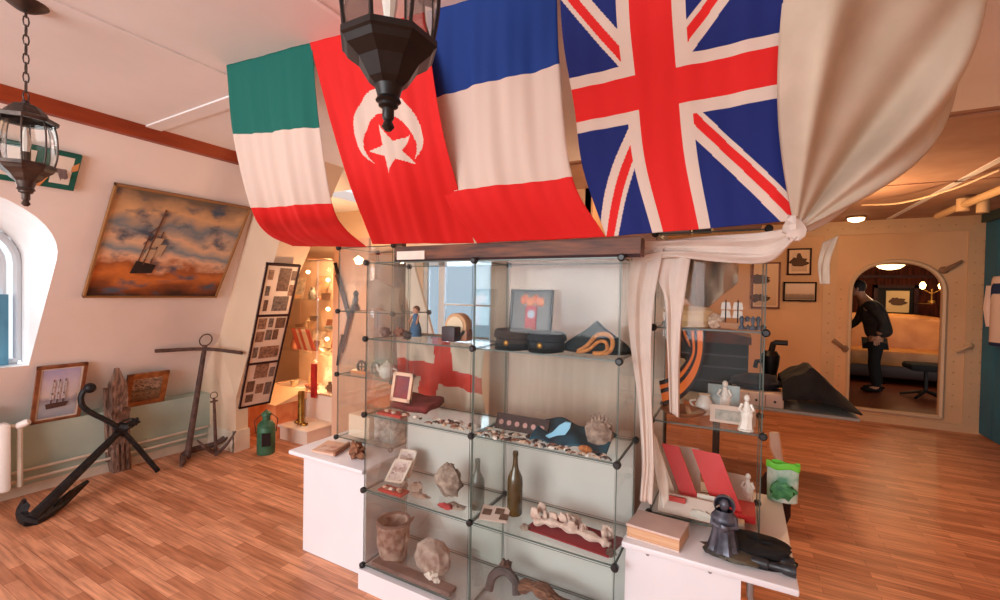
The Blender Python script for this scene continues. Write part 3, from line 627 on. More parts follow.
lantern((-2.325,.616,1.862), .168, .385, 'bronze pendant lantern hanging on a chain by the window wall', 2.6, BRONZE)
lantern(CAM+ray(388,131)/F*.92, .205, .50, 'black pendant lantern hanging nearest in front of the flags', 2.6, BLK, .325)

# ------------------------------------------------------------------ DISPLAY CABINETS
def cabinet(name, label, xs, y0, y1, zs, base=None, doors=True, hinges=False):
    t = thing(name, ((xs[0]+xs[-1])/2, (y0+y1)/2, (base[0] if base else zs[0])), label, 'display cabinet'); g = .0045
    nb = len(xs)-1
    def pane(nm, a, b, thin):   # box with edge faces in edge material
        m = MB(); m.box(a, b); 
        for i in range(len(m.f)):
            vs = [m.v[j] for j in m.f[i]]; ext = [max(v[c] for v in vs)-min(v[c] for v in vs) for c in range(3)]
            m.mi[-len(m.f)+i] = 0 if ext[thin] < 1e-6 else 1
        return m.build(nm, [GLASS, GEDGE], t)
    for i in range(nb):
        for j in range(len(zs)-1):
            a, b = xs[i]+.007, xs[i+1]-.007; z0, z1 = zs[j]+.007, zs[j+1]-.005
            if doors: pane('front_pane', (a,y0-g,z0), (b,y0,z1), 1)
            pane('back_pane', (a,y1,z0), (b,y1+g,z1), 1)
    for i in range(nb):
        for sgn, xx in ((0, xs[i]+.002), (1, xs[i+1]-.002-g)):
            for j in range(len(zs)-1): pane('side_pane', (xx,y0+.008,zs[j]+.007), (xx+g,y1-.008,zs[j+1]-.005), 0)
    for z in zs:
        for i in range(nb): pane('shelf', (xs[i]+.005,y0+.004,z-.003), (xs[i+1]-.005,y1-.004,z+.003), 2)
    for z in zs:
        for x in xs:
            for y in (y0-.002, y1+.002):
                s_ = -1 if y < (y0+y1)/2 else 1
                m = MB(); m.lathe((x,y+.012*s_*-1,z), [(.012,0),(.0155,.005),(.0155,.02),(.01,.025)], 12, ax=(0,s_,0)); m.build('corner_connector', BLACKP, t, True)
    if base: MB().box((xs[0]-.01,y0-.02,base[0]),(xs[-1]+.01,y1+.02,base[1])).build('plinth', WHITE, t)
    return t
X0, Y0, WB, DP = -1.737, 1.729, .664, .339
ZS = [.12,.52,.92,1.32,1.72]
MC = cabinet('glass_display_cabinet', 'large central glass cabinet two bays wide under the flags', [X0,X0+WB,X0+2*WB], Y0, Y0+DP, ZS, (0,.108))
RC = cabinet('glass_display_cabinet', 'glass cabinet standing on the right counter under draped cloth', [-.333,.083], 2.0, 2.34, [.64,1.04,1.44,1.84])
LC = cabinet('glass_display_cabinet', 'smaller glass cabinet standing on the left white counter', [-2.25,-1.795], 2.0, 2.34, [.64,1.04,1.44,1.84])
# counters
lt = thing('white_counter', (-2.1,2.0,0), 'white counter at the left end of the glass cabinets', 'counter')
MB().box((-2.30,1.80,0),(-1.79,2.45,.585)).build('body', WHITE, lt)
MB().bbox((-2.37,1.745,.585),(-1.765,2.5,.61),.006).build('worktop', WHITE, lt, True)
rt_ = thing('white_counter', (0,2.1,0), 'white counter at the right end below the small glass cabinet', 'counter')
MB().box((-.385,1.80,0),(.02,2.5,.585)).build('body', WHITE, rt_)
MB().bbox((-.395,1.765,.585),(.19,2.55,.61),.006).build('worktop', WHITE, rt_, True)
m = MB()
for x in (-.3,-.08): m.lathe((x,1.80,.57),[(.007,0),(.007,.004)],10,ax=(0,-1,0))
m.build('screws', mat('screw_grey',(150,146,150),.4,.6), rt_)
m = MB(); m.tube([(.05,1.85,.58),(.05,1.84,.5),(.08,1.84,.44),(.05,1.85,.38)],.012); m.build('bracket', mat('bracket_metal',(170,172,178),.3,.8), rt_, True)
# display plinths behind the left bay of the main cabinet (white partition boards)
struct(MB().box((-1.40,2.46,0),(-.35,2.50,1.9)).build('wall_partition', mat('partition_paint',(214,192,178),.8,c2=(200,176,160),scale=3,stretch=(5,1,.6))))
struct(MB().box((-1.76,2.10,0),(-1.0,2.13,.9)).build('wall_partition_low', mat('partition_white',(222,216,212),.7,var=.03,scale=2)))
struct(MB().box((-1.0,2.10,0),(-.42,2.13,.9)).build('wall_partition_front', mat('partition_white',(222,216,212),.7)))
# wooden beam on top
bt = thing('wooden_beam', (-.95,1.8,1.727), 'dark stained wooden beam lying along the top of the cabinet', 'beam')
MB().box((-1.56,1.75,1.727),(-.345,1.83,1.80)).build('board', DWOOD, bt)
MB().box((-1.545,1.744,1.733),(-1.37,1.75,1.775)).build('card', PAPER, bt, label='white card fixed to beam')
MB().box((-1.56,1.745,1.722),(-.345,1.75,1.735)).build('edge_strip', DARKF, bt)

# ------------------------------------------------------------------ FLAGS
TA, TB = Vector((-2.125,1.215,2.6)), Vector((.10,1.42,2.6))
def proj(P): d = Vector(P)-CAM; return 500+F*d.dot(RT)/d.dot(FW), 300-F*d.dot(UP)/d.dot(FW)
def top_at(px):
    lo, hi = 0., 1.2
    for _ in range(40):
        mid = (lo+hi)/2; 
        if proj(TA.lerp(TB, mid))[0] < px: lo = mid
        else: hi = mid
    return TA.lerp(TB, lo)
def flag(name, label, xl, xr, rows, mats, fn, nu, nv, seed, wob=.008):
    """rows: (pixel left, pixel right, depth Y) for the lower rows of the hanging cloth"""
    L = [top_at(xl)]; R = [top_at(xr)]
    for (a, b, Y1, Y2) in rows: L.append(aY(a[0], a[1], Y1)); R.append(aY(b[0], b[1], Y2))
    CL, CR = curve(L, 60), curve(R, 60)
    def f(u, v):
        p = cev(CL, v).lerp(cev(CR, v), u)
        k = wob*(math.sin(u*9+seed+v*2)+.6*math.sin(u*23+seed*2-v*3)+.3*math.sin(u*51+v*5))
        return p+Vector((0,-1,0))*k*min(1, v*3+.2)
    m = MB(); m.grid(f, nu, nv, mfn=fn); o = m.build(name, mats, smooth=True, solid=.0015)
    return tag(o, label, 'flag', 'national flags hung from ceiling to the cabinet beam')
FR = mat('flag_red', (226,26,24), .8, trans=.15); FW_ = mat('flag_white', (226,206,192), .85, trans=.15); FG = mat('flag_green', (0,106,94), .8, trans=.15)
FB = mat('flag_blue', (8,56,138), .8, trans=.15); FN = mat('flag_navy', (4,30,112), .8, trans=.15)
flag('flag', 'green, white and red striped flag hanging leftmost of the four', 227, 312, [((236,135),(318,127),1.24,1.29),((253,208),(330,203),1.34,1.42),((268,234),(343,228),1.52,1.56),((292,246),(366,247),1.70,1.72)],
     [FG, FW_, FR], lambda u, v: 0 if v < .25 else (1 if v < .5 else 2), 60, 120, 1.)
# Turkish style: crescent and star measured in flag space
def f_tr(u, v):
    x = (u-.5)*1.0; y = v
    W_, H_ = .58, 1.02     # rough metres
    X, Y = (u-.50)*W_, (v-.385)*H_
    # crescent
    if X*X+Y*Y < .185**2 and (X-.0)**2+(Y-.052)**2 > .146**2: return 1
    # star
    cx, cyy, R = .008, .082, .140; dx, dy = X-cx, Y-cyy; a = math.atan2(dx, -dy)+.22; r = math.hypot(dx, dy)
    a = (a % (2*PI/5)); a = abs(a-PI/5); a = PI/5-a    # 0 at point
    r_in = R*.382
    # line between outer point (angle 0) and inner (angle pi/5)
    x1, y1 = R, 0; x2, y2 = r_in*math.cos(PI/5), r_in*math.sin(PI/5)
    px_, py_ = r*math.cos(a), r*math.sin(a)
    if (x2-x1)*(py_-y1)-(y2-y1)*(px_-x1) > 0: return 1
    return 0
flag('flag', 'red flag with white crescent and star behind the black lantern', 310, 424, [((334,130),(440,118),1.32,1.38),((352,190),(455,180),1.42,1.5),((372,244),(474,243),1.71,1.73)],
     [FR, FW_], f_tr, 130, 190, 2.)
flag('flag', 'blue, white and red striped flag hanging left of the cross pattern flag', 427, 556, [((430,98),(560,64),1.42,1.5),((442,192),(573,177),1.52,1.6),((476,243),(606,237),1.72,1.72)],
     [FB, FW_, FR], lambda u, v: 0 if v < .3333 else (1 if v < .6667 else 2), 60, 120, 3.)
def f_uk(u, v):
    a, b = (u-.445), (v-.5)
    if abs(a) < .098 or abs(b) < .062: return 1
    if abs(a) < .16 or abs(b) < .108: return 2
    A, B = a*.8, b*1.15
    dx, dy = (.555 if a > 0 else -.445)*.8, (.5 if b > 0 else -.5)*1.15
    L = math.hypot(dx, dy); q = (A*dy-B*dx)/L
    if .0 < q < .036: return 1
    if -.036 < q < .054: return 2
    return 0
flag('flag', 'blue flag with red and white crosses hanging rightmost of the four', 559, 782, [((563,40),(783,-10),1.42,1.47),((574,106),(783,64),1.53,1.56),((583,170),(788,143),1.63,1.65),((606,237),(793,221),1.71,1.71)],
     [FN, FR, FW_], f_uk, 260, 300, 4., .004)

# ------------------------------------------------------------------ CANVAS and knot cloths
KN = aY(795,228,1.70)
cv0 = [Vector((.09,1.45,2.6)), Vector((.3,1.4,2.6)), Vector((.5,1.62,2.6)), Vector((.62,1.85,2.6)), Vector((.66,2.1,2.6))]
CT = curve(cv0, 30)
def canvas(u, v):    # v: 0 knot -> 1 ceiling
    top = cev(CT, u); b = KN+Vector((.0+.02*u, .02*u, .0))
    p = b.lerp(top, v)
    bulge = math.sin(PI*v)*(.02+.15*u*u)
    p = p + Vector((.75*bulge-.06*math.sin(PI*v)*(1-u)**2, .25*bulge, -.55*bulge*u))
    w_ = math.sin(PI*min(1,v*1.05))*.05+.012*v
    p += Vector((.2,-1,0)).normalized()*(1.3*w_*math.sin(u*8.5+v*1.8)+.55*w_*math.sin(u*21-v*3))
    return p
tag(MB().grid(canvas, 80, 60).build('canvas_sheet', CANVAS, smooth=True, solid=.003), 'large cream canvas sheet sweeping from ceiling down to the knot', 'cloth')
def strip(name, label, cl, wl, mt, nu=14, nv=40, wob=.01, fr=9, cat='cloth', th=.003, parent=None, seed=0):
    """cloth strip along left/right edge point lists"""
    CL, CR = curve(cl, nv), curve(wl, nv)
    def f(u, v):
        p = cev(CL, v).lerp(cev(CR, v), u); return p+Vector((.2,-1,.1))*wob*(math.sin(u*fr+seed)+.5*math.sin(u*fr*2.3+v*6+seed))
    o = MB().grid(f, nu, nv).build(name, mt, parent, smooth=True, solid=th)
    if parent is None: tag(o, label, cat)
    return o
strip('draped_cloth', 'white linen swag drooping from the knot across the right cabinet top', [aY(797,226,1.70), aY(760,233,1.80), aY(710,236,1.88), aY(660,240,1.9), aY(636,238,1.88)],
      [aY(795,240,1.69), aY(768,262,1.82), aY(722,262,1.90), aY(670,258,1.92), aY(630,268,1.9)], LINEN, 16, 50, .012, 10)
strip('draped_cloth', 'long white cloth tail hanging left over the right cabinet', [aY(634,242,1.9), aY(627,290,1.88), aY(630,340,1.86), aY(638,400,1.85), aY(642,460,1.83), aY(640,500,1.82)],
      [aY(664,246,1.92), aY(654,300,1.88), aY(651,345,1.86), aY(652,400,1.85), aY(654,460,1.83), aY(652,504,1.82)], LINEN, 14, 50, .008, 8)
strip('draped_cloth', 'short wide white cloth tail folded beside the long one', [aY(662,250,1.93), aY(657,275,1.91), aY(665,300,1.9), aY(667,345,1.89), aY(670,412,1.88)],
      [aY(692,250,1.93), aY(687,280,1.91), aY(682,318,1.9), aY(680,350,1.89), aY(679,418,1.88)], LINEN, 12, 50, .008, 7, seed=2)
strip('draped_cloth', 'narrow cream cloth tail hanging right of the knot', [aY(822,243,1.9), aY(818,262,1.9), aY(819,284,1.9)], [aY(838,236,1.9), aY(830,262,1.9), aY(829,284,1.9)], CANVAS, 6, 20, .005, 6, seed=1)
m = MB(); m.blob(KN, (.03,.03,.035), .4, seed=2); m.tube([KN+Vector((0,0,.02)), KN+Vector((0,.0,.05))], .006); 
tag(m.build('cloth_knot', LINEN, smooth=True), 'knotted cloth bundle at the lower right corner of the crosses flag', 'knot')
strip('draped_cloth', 'white twisted tail rising right from the knot under canvas', [KN+Vector((0,-.01,.01)), aY(850,190,1.85), aY(905,140,1.95), aY(950,80,2.0)], [KN+Vector((.0,-.01,-.03)), aY(835,218,1.85), aY(900,160,1.95), aY(957,84,2.0)], LINEN, 6, 30, .005, 6)

# ------------------------------------------------------------------ CABINET CONTENTS
YF, YB = Y0, Y0+DP
def on(x, y, z):      # point on a horizontal shelf of height z seen at pixel x,y
    return aZ(x, y, z)
def leanbox(name, o, ux, h, lean, th, m_, parent=None, label=None, cat=None):
    o = Vector(o); ux = Vector(ux); up = Vector(lean).normalized()*h; nr = ux.cross(up).normalized()
    ob = MB().obox(o, ux, up, nr*th).build(name, m_, parent)
    if label: tag(ob, label, cat)
    return ob, up, nr
NX = Vector((1,0,0))
def xa(px, Y): return aY(px, 300, Y).x
# ---- upper left bay: round clock-like dish, dark box, small figures
z = ZS[3]+.004
q = Vector((xa(459,1.95),1.95,z)); t = thing('mantel_clock', q, 'small round topped wooden mantel clock on the upper left shelf', 'clock')
m = MB(); m.bbox((q.x-.07,q.y-.03,z),(q.x+.07,q.y+.03,z+.06),.005); m.build('base', mat('clock_wood',(176,112,72),.5,c2=(140,84,52),scale=10), t, True)
m = MB(); m.lathe(q+Vector((0,.03,.075)), [(.065,0),(.068,.005),(.068,.055),(.065,.06)], 24, ax=(0,-1,0)); m.build('drum', mat('clock_drum',(208,156,112),.5), t, True)
MB().lathe(q+Vector((0,-.031,.075)), [(.05,0),(.05,.004)], 24, ax=(0,-1,0)).build('dial', mat('clock_dial',(232,204,170),.4), t, True)
tag(MB().bbox((xa(443,1.87),1.86,z),(xa(443,1.87)+.08,1.92,z+.075),.004).build('small_box', mat('box_maroon',(54,30,44),.5,var=.2), smooth=True), 'small dark maroon box beside the round clock', 'box')
for i, (x, y, h, mm, lb) in enumerate([(xa(386,1.85),1.85,.05,mat('item_brown',(120,80,66),.7,var=.3,scale=40),'brown pebble like relic at left end of upper shelf'),(xa(400,1.9),1.9,.05,mat('item_rust',(150,90,66),.8,var=.3,scale=40),'rust coloured round relic on upper left shelf'),(xa(408,1.83),1.83,.04,mat('item_dark',(60,46,44),.8),'small dark lump on upper left shelf')]):
    tag(MB().blob((x,y,z+h/2),(h*.6,h*.5,h/2),.35,14,seed=i).build('relic', mm, smooth=True), lb, 'relic')
t = thing('doll', (-1.60,1.97,z), 'small doll in blue dress standing on upper left shelf', 'doll')
m = MB(); m.lathe((-1.60,1.97,z), [(.036,0),(.032,.045),(.016,.09),(.019,.112),(.01,.128)], 14); m.build('dress', mat('doll_blue',(60,110,150),.8,var=.2,scale=20), t, True)
m = MB(); m.blob((-1.60,1.97,z+0.144),(.018,.018,.021)); m.build('head', SK, t, True)
m = MB(); m.blob((-1.60,1.975,z+0.151),(.021,.02,.021)); m.build('hair', mat('doll_hair',(96,60,40),.8), t, True)
m = MB(); m.tube([(-1.62,1.97,z+0.115),(-1.63,1.94,z+0.072)],.006); m.tube([(-1.58,1.97,z+0.115),(-1.57,1.94,z+0.072)],.006); m.build('arms', SK, t, True)
# ---- upper right bay: dark framed display, caps, rope
FD = mat('display_red', (120,40,30), .4, c2=(60,30,30), scale=9)
t, nq, D = framed('framed_medal', Vector((xa(510,2.0),2.0,z)), NX, Vector((0,.12,1)), .225, .27, .012, BLKF, mat('medal_back',(74,44,38),.35,c2=(46,28,26),scale=6), 'dark framed collage with red and gold centre on top shelf', 'picture', depth=.02)
b_ = Vector((xa(510,2.0),2.0,z)); ln = Vector((0,.12,1)).normalized()
def onm(u, v): return b_+NX*.225*u+ln*.27*v+nq*.013
MB().obox(onm(.38,.15), NX*.06, ln*.15, nq*.003).build('ribbon', RED, t)
MB().lathe(onm(.52,.55), [(.02,0),(.02,.004)], 16, ax=nq).build('medallion', mat('grey_medal',(120,120,130),.3,.5), t, True)
MB().lathe(onm(.52,.24), [(.018,0),(.018,.004)], 16, ax=nq).build('gold_disc', BRASS, t, True)
m = MB()
for k in range(7): m.blob(onm(.3+.075*k,.8+.04*math.sin(k*2)), (.013,.006,.02), .3, seed=k)
m.build('flowers', mat('gold_flowers',(226,140,66),.5,c2=(200,70,40),scale=60), t, True)
def cap(q, w, d, h, label, m_, seed):
    t = thing('cap', q, label, 'hat'); q = Vector(q)
    def f(u, v):
        a = 2*PI*u; r = 1 if v < .35 else (1.15-.1*((v-.35)/.3) if v < .65 else max(0, 1.05-1.05*((v-.65)/.35)))
        zz = h*(v/.65 if v < .65 else 1+.08*(v-.65)); return q+Vector((w*r*math.cos(a), d*r*math.sin(a), zz))
    MB().grid(f, 24, 16).build('crown', m_, t, True)
    m = MB(); m.lathe(q+Vector((0,0,.002)), [(1.03*w,0),(1.03*w,h*.25)], 24, sy=d/w); BD = m.build('band', BLKC, t, True)
    m = MB(); m.grid(lambda u, v: q+Vector((w*math.cos(PI+PI*u)*(1+.0*v), -d*(abs(math.sin(PI*u)))*(1+.35*v*math.sin(PI*u)), .01-.015*v)), 16, 4); m.build('peak', BLKF, t, True, solid=.004)
    m = MB(); m.blob(q+Vector((0,-d*1.02,h*.3)),(.014,.006,.014)); m.build('badge', BRASS, BD, True)
    return t
NAVYC = mat('navy_cap_cloth', (38,44,52), .9, c2=(26,30,36), scale=10)
cap((-.93,1.86,z), .085, .08, .085, 'dark navy peaked cap left on top right shelf', mat('brown_cap_cloth',(66,52,46),.9,c2=(44,36,34),scale=20), 1)
cap((-.77,1.87,z), .08, .08, .08, 'dark blue grey cap in the middle of top right shelf', NAVYC, 2)
t = thing('bicorne_hat', (-.56,1.93,z), 'broad black hat behind the golden rope on top right shelf', 'hat')
def bic(u, v): a = 2*PI*u; return (-.56+.15*math.cos(a)*(1-v**3), 1.93+.075*math.sin(a)*(1-v**2*.9), z+.002+.14*v*(1-.45*abs(math.cos(a))**2))
MB().grid(bic, 28, 10).build('crown', mat('dark_green_felt',(34,44,44),.9,c2=(22,30,32),scale=8), t, True)
MB().lathe((-.56,1.93,z),[(.15,0),(.155,.006),(.15,.012)],24,sy=.55).build('brim', BLKC, t, True)
m = MB(); GR = mat('gold_rope',(206,140,72),.6,c2=(160,96,44),scale=60)
pts = curve([(-.6,1.80,z+.012),(-.56,1.80,z+.04),(-.52,1.80,z+.085),(-.475,1.80,z+.09),(-.455,1.80,z+.06),(-.47,1.79,z+.02),(-.53,1.78,z+.012)], 30); m.tube(pts, .009, 8)
pts = curve([(-.6,1.79,z+.01),(-.55,1.785,z+.025),(-.51,1.785,z+.06),(-.48,1.785,z+.06),(-.475,1.785,z+.03),(-.5,1.78,z+.01)], 24); m.tube(pts, .007, 8)
tag(m.build('rope_coil', GR, smooth=True), 'looped golden rope cord on top right shelf', 'rope')
def pebble(kind, q, sc_, seed, m_):
    m = MB(); q = Vector(q)
    if kind == 'shell':
        def f(u, v):
            a = PI*(u-.5)*1.1; r = v*(1+.06*math.cos(u*40)); return q+Vector((sc_*r*math.sin(a), -sc_*.5+sc_*r*math.cos(a)*.9, .002+sc_*.45*math.sin(PI*v)*(1-.5*abs(u-.5))))
        m.grid(f, 20, 5)
        return m.build('seashell', m_, smooth=True, solid=.002)
    m.blob(q+Vector((0,0,sc_*.5)), (sc_,sc_*.8,sc_*.5), .3, 10, seed=seed); return m.build('pebble', m_, smooth=True)
SHM = [mat('shell_cream',(232,206,184),.5,c2=(190,150,124),scale=60), mat('shell_brown',(160,110,86),.5,c2=(110,70,56),scale=60), mat('shell_white',(240,228,216),.4), mat('stone_dark',(84,66,62),.7,var=.3,scale=40)]
def scatter(kind, x0, x1, y0, y1, z, n, s0, s1, label, group, seed):
    random.seed(seed); protos = []
    for k in range(4): protos.append(None)
    for i in range(n):
        k = i % 4; x = lerp(x0, x1, (i+.5+random.uniform(-.3,.3))/n); y = random.uniform(y0, y1); sz = random.uniform(s0, s1)
        if protos[k] is None: o = pebble(kind, (x,y,z), (s0+s1)/2, k+seed, SHM[k]); protos[k] = o; base = o
        else:
            o = protos[k].copy(); COL.objects.link(o); o.location = (x, y, z+.001); o.rotation_euler = (0,0,random.uniform(0,6.28)); o.scale = (sz/((s0+s1)/2),)*3
        tag(o, label, 'shell' if kind == 'shell' else 'pebble', group)
# ---- second shelf (z .92)
z = ZS[2]+.004
RB = Vector((-1.56,1.80,z))
tag(MB().grid(lambda u, v: (lerp(-1.66,-1.42,u), lerp(1.84,2.0,v), z+.03+.03*v+.01*math.sin(u*9)*math.sin(v*7)), 20, 10).build('velvet_cushion', mat('maroon_velvet',(120,34,40),.9,c2=(90,22,30),scale=12), smooth=True, solid=.03), 'dark red velvet cushion under the small framed card', 'cushion')
t, nq, D = framed('framed_card', Vector((xa(393,1.86),1.86,z+.055)), NX, Vector((0,.2,1)), .135, .155, .018, mat('pale_pink_frame',(232,188,160),.5), mat('card_red',(150,34,34),.5,c2=(110,40,60),scale=12), 'small pale framed red card on the middle left shelf', 'picture', depth=.015)
tag(MB().box((-1.68,1.76,z),(-1.52,1.83,z+.012)).build('red_tray', RED), 'flat red velvet tray at left end of middle shelf', 'tray')
scatter('pebble', -1.66,-1.38,1.76,1.80,z+.012,8,.010,.016,'small round stone in the row on middle left shelf','stones on the middle left shelf',5)
scatter('shell', -1.36,-1.1,1.77,1.86,z,22,.016,.028,'seashell in the heap on middle left shelf','seashells on the middle left shelf',6)
scatter('shell', -1.05,-.45,1.745,1.79,z,44,.015,.026,'seashell in the front row of middle right shelf','seashells along the middle right shelf',7)
scatter('shell', -1.05,-.72,1.80,1.85,z,18,.014,.024,'seashell in the second row of middle right shelf','seashells second row',8)
# dark band with medals
t = thing('medal_band', (-.92,1.92,z), 'dark brown band with a row of round medals on middle right shelf', 'medals')
a = Vector((-1.03,1.88,z)); MB().obox(a, (.27,.0,0), (0,.03,.07), (0,-.012,.004)).build('band', mat('band_brown',(60,44,42),.8), t)
for k in range(6): MB().lathe(a+Vector((.03+.042*k,.003,.035)), [(.012,0),(.012,.004)], 12, ax=(0,-1,.4)).build('medal', mat('medal_rose',(150,110,104),.4,.5), t, True)
# teal cloth with light blue bird
TEAL = mat('teal_cloth',(18,78,96),.85,c2=(12,54,72),scale=14,bump=.2)
tag(MB().grid(lambda u, v: (lerp(-.81,-.47,u), lerp(1.79,1.98,v), z+.008+.055*v*(1-.3*u)+.012*math.sin(u*12+v*5)), 26, 14).build('teal_cloth', TEAL, smooth=True, solid=.006), 'folded teal cloth on the middle right shelf', 'cloth')
m = MB(); q = Vector((-.69,1.83,z+.062)); m.prism([q+Vector(v) for v in ((-.07,0,-.045),(-.03,0,-.02),(.0,0,.015),(.03,0,.035),(.055,0,.035),(.05,0,.01),(.03,0,-.02),(-.005,0,-.028),(-.05,0,-.05))], (0,.01,.002))
tag(m.build('bird_emblem', mat('light_blue',(136,196,226),.6)), 'flat light blue bird emblem lying on the teal cloth', 'emblem')
m = MB(); m.blob((-.55,1.77,z+.02),(.03,.015,.015),.1); tag(m.build('striped_shell', mat('striped_orange',(206,130,70),.5,c2=(110,60,30),scale=3,stretch=(60,1,1)), smooth=True), 'orange brown striped shell in front of teal cloth', 'shell')
t = thing('coral_lump', (-.525,1.88,z), 'spiky grey brown encrusted lump with pointed top on middle right shelf', 'coral')
CRL = mat('coral_brown',(176,152,136),.9,c2=(120,98,88),scale=30,bump=1)
m = MB(); m.blob((-.525,1.88,z+.06),(.062,.045,.058),.14,18,seed=4,fr=5); m.build('body', CRL, t, True)
m = MB()
for k in range(5): m.lathe((-.525+.012*(k-2),1.88,z+.105), [(.012,0),(.002,.045-.008*abs(k-2))], 6, ax=(.25*(k-2),0,1))
m.build('spikes', CRL, t)
# ---- St George style flag hanging behind the left bay
SG0, SG1, SGZ0, SGZ1 = xa(397,2.24), xa(486,2.24), aY(440,338,2.24).z, .80
def f_sg(u, v):
    c = .52 if v < .48 else .40
    return 1 if (abs(u-c-.03*math.sin(v*5)) < .12 or (abs(v-.46-.10*(u-.5)) < .10)) else 0
def g_sg(u, v): return Vector((lerp(SG0,SG1,u), 2.24+.025*math.sin(u*16+v*4)+.012*math.sin(u*33-v*6), lerp(SGZ0,SGZ1,v)+.012*math.sin(u*6)))
tag(MB().grid(g_sg, 90, 80, mfn=f_sg).build('cross_flag', [mat('flag_cream',(228,208,190),.9,trans=.2), mat('flag_dull_red',(214,66,56),.9,trans=.2)], smooth=True, solid=.002), 'white flag with red cross draped behind the left bay', 'flag')
MB_ = MB(); MB_.tube([(SG0-.02,2.24,SGZ0+.015),(SG1+.02,2.24,SGZ0+.015)], .008)
tag(MB_.build('curtain_rod', BRASS, smooth=True), 'thin rod holding the red cross flag', 'rod')
# leaning white panel and post seen through the upper left cell
tag(MB().prism([(-2.15,3.2,0),(-1.98,3.2,0),(-2.68,3.2,1.95),(-2.88,3.2,1.95)],(0,.03,0)).build('leaning_board', mat('white_board',(224,220,216),.6,var=.03)), 'tall pale board leaning diagonally behind upper left cell', 'board')
tag(MB().box((xa(394,2.6),2.6,.0),(xa(401,2.6),2.65,2.0)).build('timber_post', mat('post_brown',(104,76,62),.7,var=.3,scale=6,stretch=(1,1,.2))), 'slim brown timber post behind the left cabinets', 'post')
# ---- third shelf (z .52)
z = ZS[1]+.004
def photocard(o, w, h, lean, label, m_, rz=0.):
    ux = Vector((math.cos(rz), math.sin(rz), 0)); t, nq, D = framed('photo_card', o, ux, lean, w, h, .012, PAPER, m_, label, 'photo', depth=.006); return t
GPH = pic_mat('faded_photo', [(0,(196,172,160)),(.4,(210,190,180)),(.6,(170,140,130)),(1,(226,210,204))], 5, .2, dark=(110,84,84), dpos=.62)
photocard(Vector((xa(387,1.86),1.86,z)), .11, .13, Vector((.25,.5,1)), 'tilted white photo card at left of the third shelf', GPH, .2)
photocard(Vector((xa(396,1.95),1.95,z)), .11, .15, Vector((.1,.35,1)), 'upright white photo card behind the tilted one', GPH, .1)
tag(MB().bbox((-1.66,1.75,z),(-1.5,1.82,z+.012),.004).build('red_tray', RED, smooth=True), 'small red tray of stones on third shelf left', 'tray')
scatter('pebble', -1.65,-1.51,1.77,1.8,z+.012,6,.010,.015,'small stone on the red tray of third shelf','stones on the third shelf tray',9)
t = thing('stone_block', (-1.31,1.9,z), 'square rough stone block with raised top on third shelf', 'stone')
m = MB(); m.blob((-1.31,1.9,z+.075),(.075,.05,.078),.18,16,seed=8,fr=4); m.build('block', STONE, t, True)
m = MB(); m.blob((-1.31,1.9,z+.155),(.03,.02,.012),.3,seed=2); m.build('knob', STONE, t, True)
for i, (x,y,rx,ry,rz_,lb) in enumerate([(-1.47,1.83,.035,.03,.03,'grey broken stone in front of photo cards'),(-1.42,1.80,.05,.02,.014,'long flat rock fragment on third shelf'),(-1.56,1.84,.02,.02,.018,'small grey rock left on third shelf'),(-1.2,1.80,.045,.025,.012,'pale flat rock at right of third shelf left bay')]):
    tag(MB().blob((x,y,z+rz_),(rx,ry,rz_),.4,12,seed=i+20).build('rock', STONE, smooth=True), lb, 'rock')
tag(MB().blob((-1.24,1.77,z+.014),(.04,.02,.014),.3,12,seed=31).build('coral_piece', mat('coral_red',(206,80,80),.8,c2=(170,50,56),scale=30), smooth=True), 'pinkish red coral piece at front of third shelf', 'coral')
def bottle(q, r, h, m_, label, cap_m=None):
    t = thing('bottle', q, label, 'bottle'); q = Vector(q)
    MB().lathe(q, [(r*.9,0),(r,.006),(r,h*.52),(r*.9,h*.6),(r*.45,h*.72),(r*.33,h*.8),(r*.31,h*.95)], 20).build('glass_body', m_, t, True)
    MB().lathe(q+Vector((0,0,h*.93)), [(r*.36,0),(r*.38,h*.03),(r*.33,h*.07)], 16).build('lip', cap_m or m_, t, True); return t
OLIVE = mat('olive_glass',(92,70,22),.12,c2=(58,44,16),scale=5,spec=.7); DGL = mat('dark_green_glass',(52,66,56),.15,c2=(36,46,42),scale=5,spec=.7)
bottle((-.93,1.90,z), .037, .30, OLIVE, 'olive green wine bottle on third shelf right')
bottle((-1.115,1.86,z), .036, .24, DGL, 'dark green bottle behind the cabinet centre posts')
t = thing('photo_booklet', (-1.0,1.79,z), 'open booklet with dark pictures in front of the wine bottle', 'booklet')
MB().obox((-1.05,1.77,z), (.13,.03,0), (-.02,.075,.03), (0,0,.004)).build('page', PINKP, t)
for k, (u, v) in enumerate(((.06,.3),(.5,.45),(.7,.12))):
    MB().obox(Vector((-1.05,1.77,z+.005))+Vector((.13,.03,0))*u+Vector((-.02,.075,.03))*v, (.04,.01,0), (-.006,.03,.012), (0,0,.002)).build('photograph', PHM[0], t)
t = thing('coral_tray', (-.66,1.85,z), 'long whitish coral branch on red cloth, third shelf right', 'coral')
MB().obox((-.83,1.80,z), (.385,-.03,0), (.03,.17,0), (0,0,.006)).build('red_cloth', mat('dark_red_cloth',(150,30,40),.85), t)
m = MB(); random.seed(12)
BONE = mat('bone_cream',(230,206,192),.8,c2=(196,166,152),scale=26,bump=.5)
m.tube(curve([(-.8,1.84,z+.025),(-.72,1.85,z+.035),(-.62,1.85,z+.03),(-.5,1.83,z+.03),(-.45,1.82,z+.025)],24), [.016+.006*math.sin(i*1.3) for i in range(25)], 8)
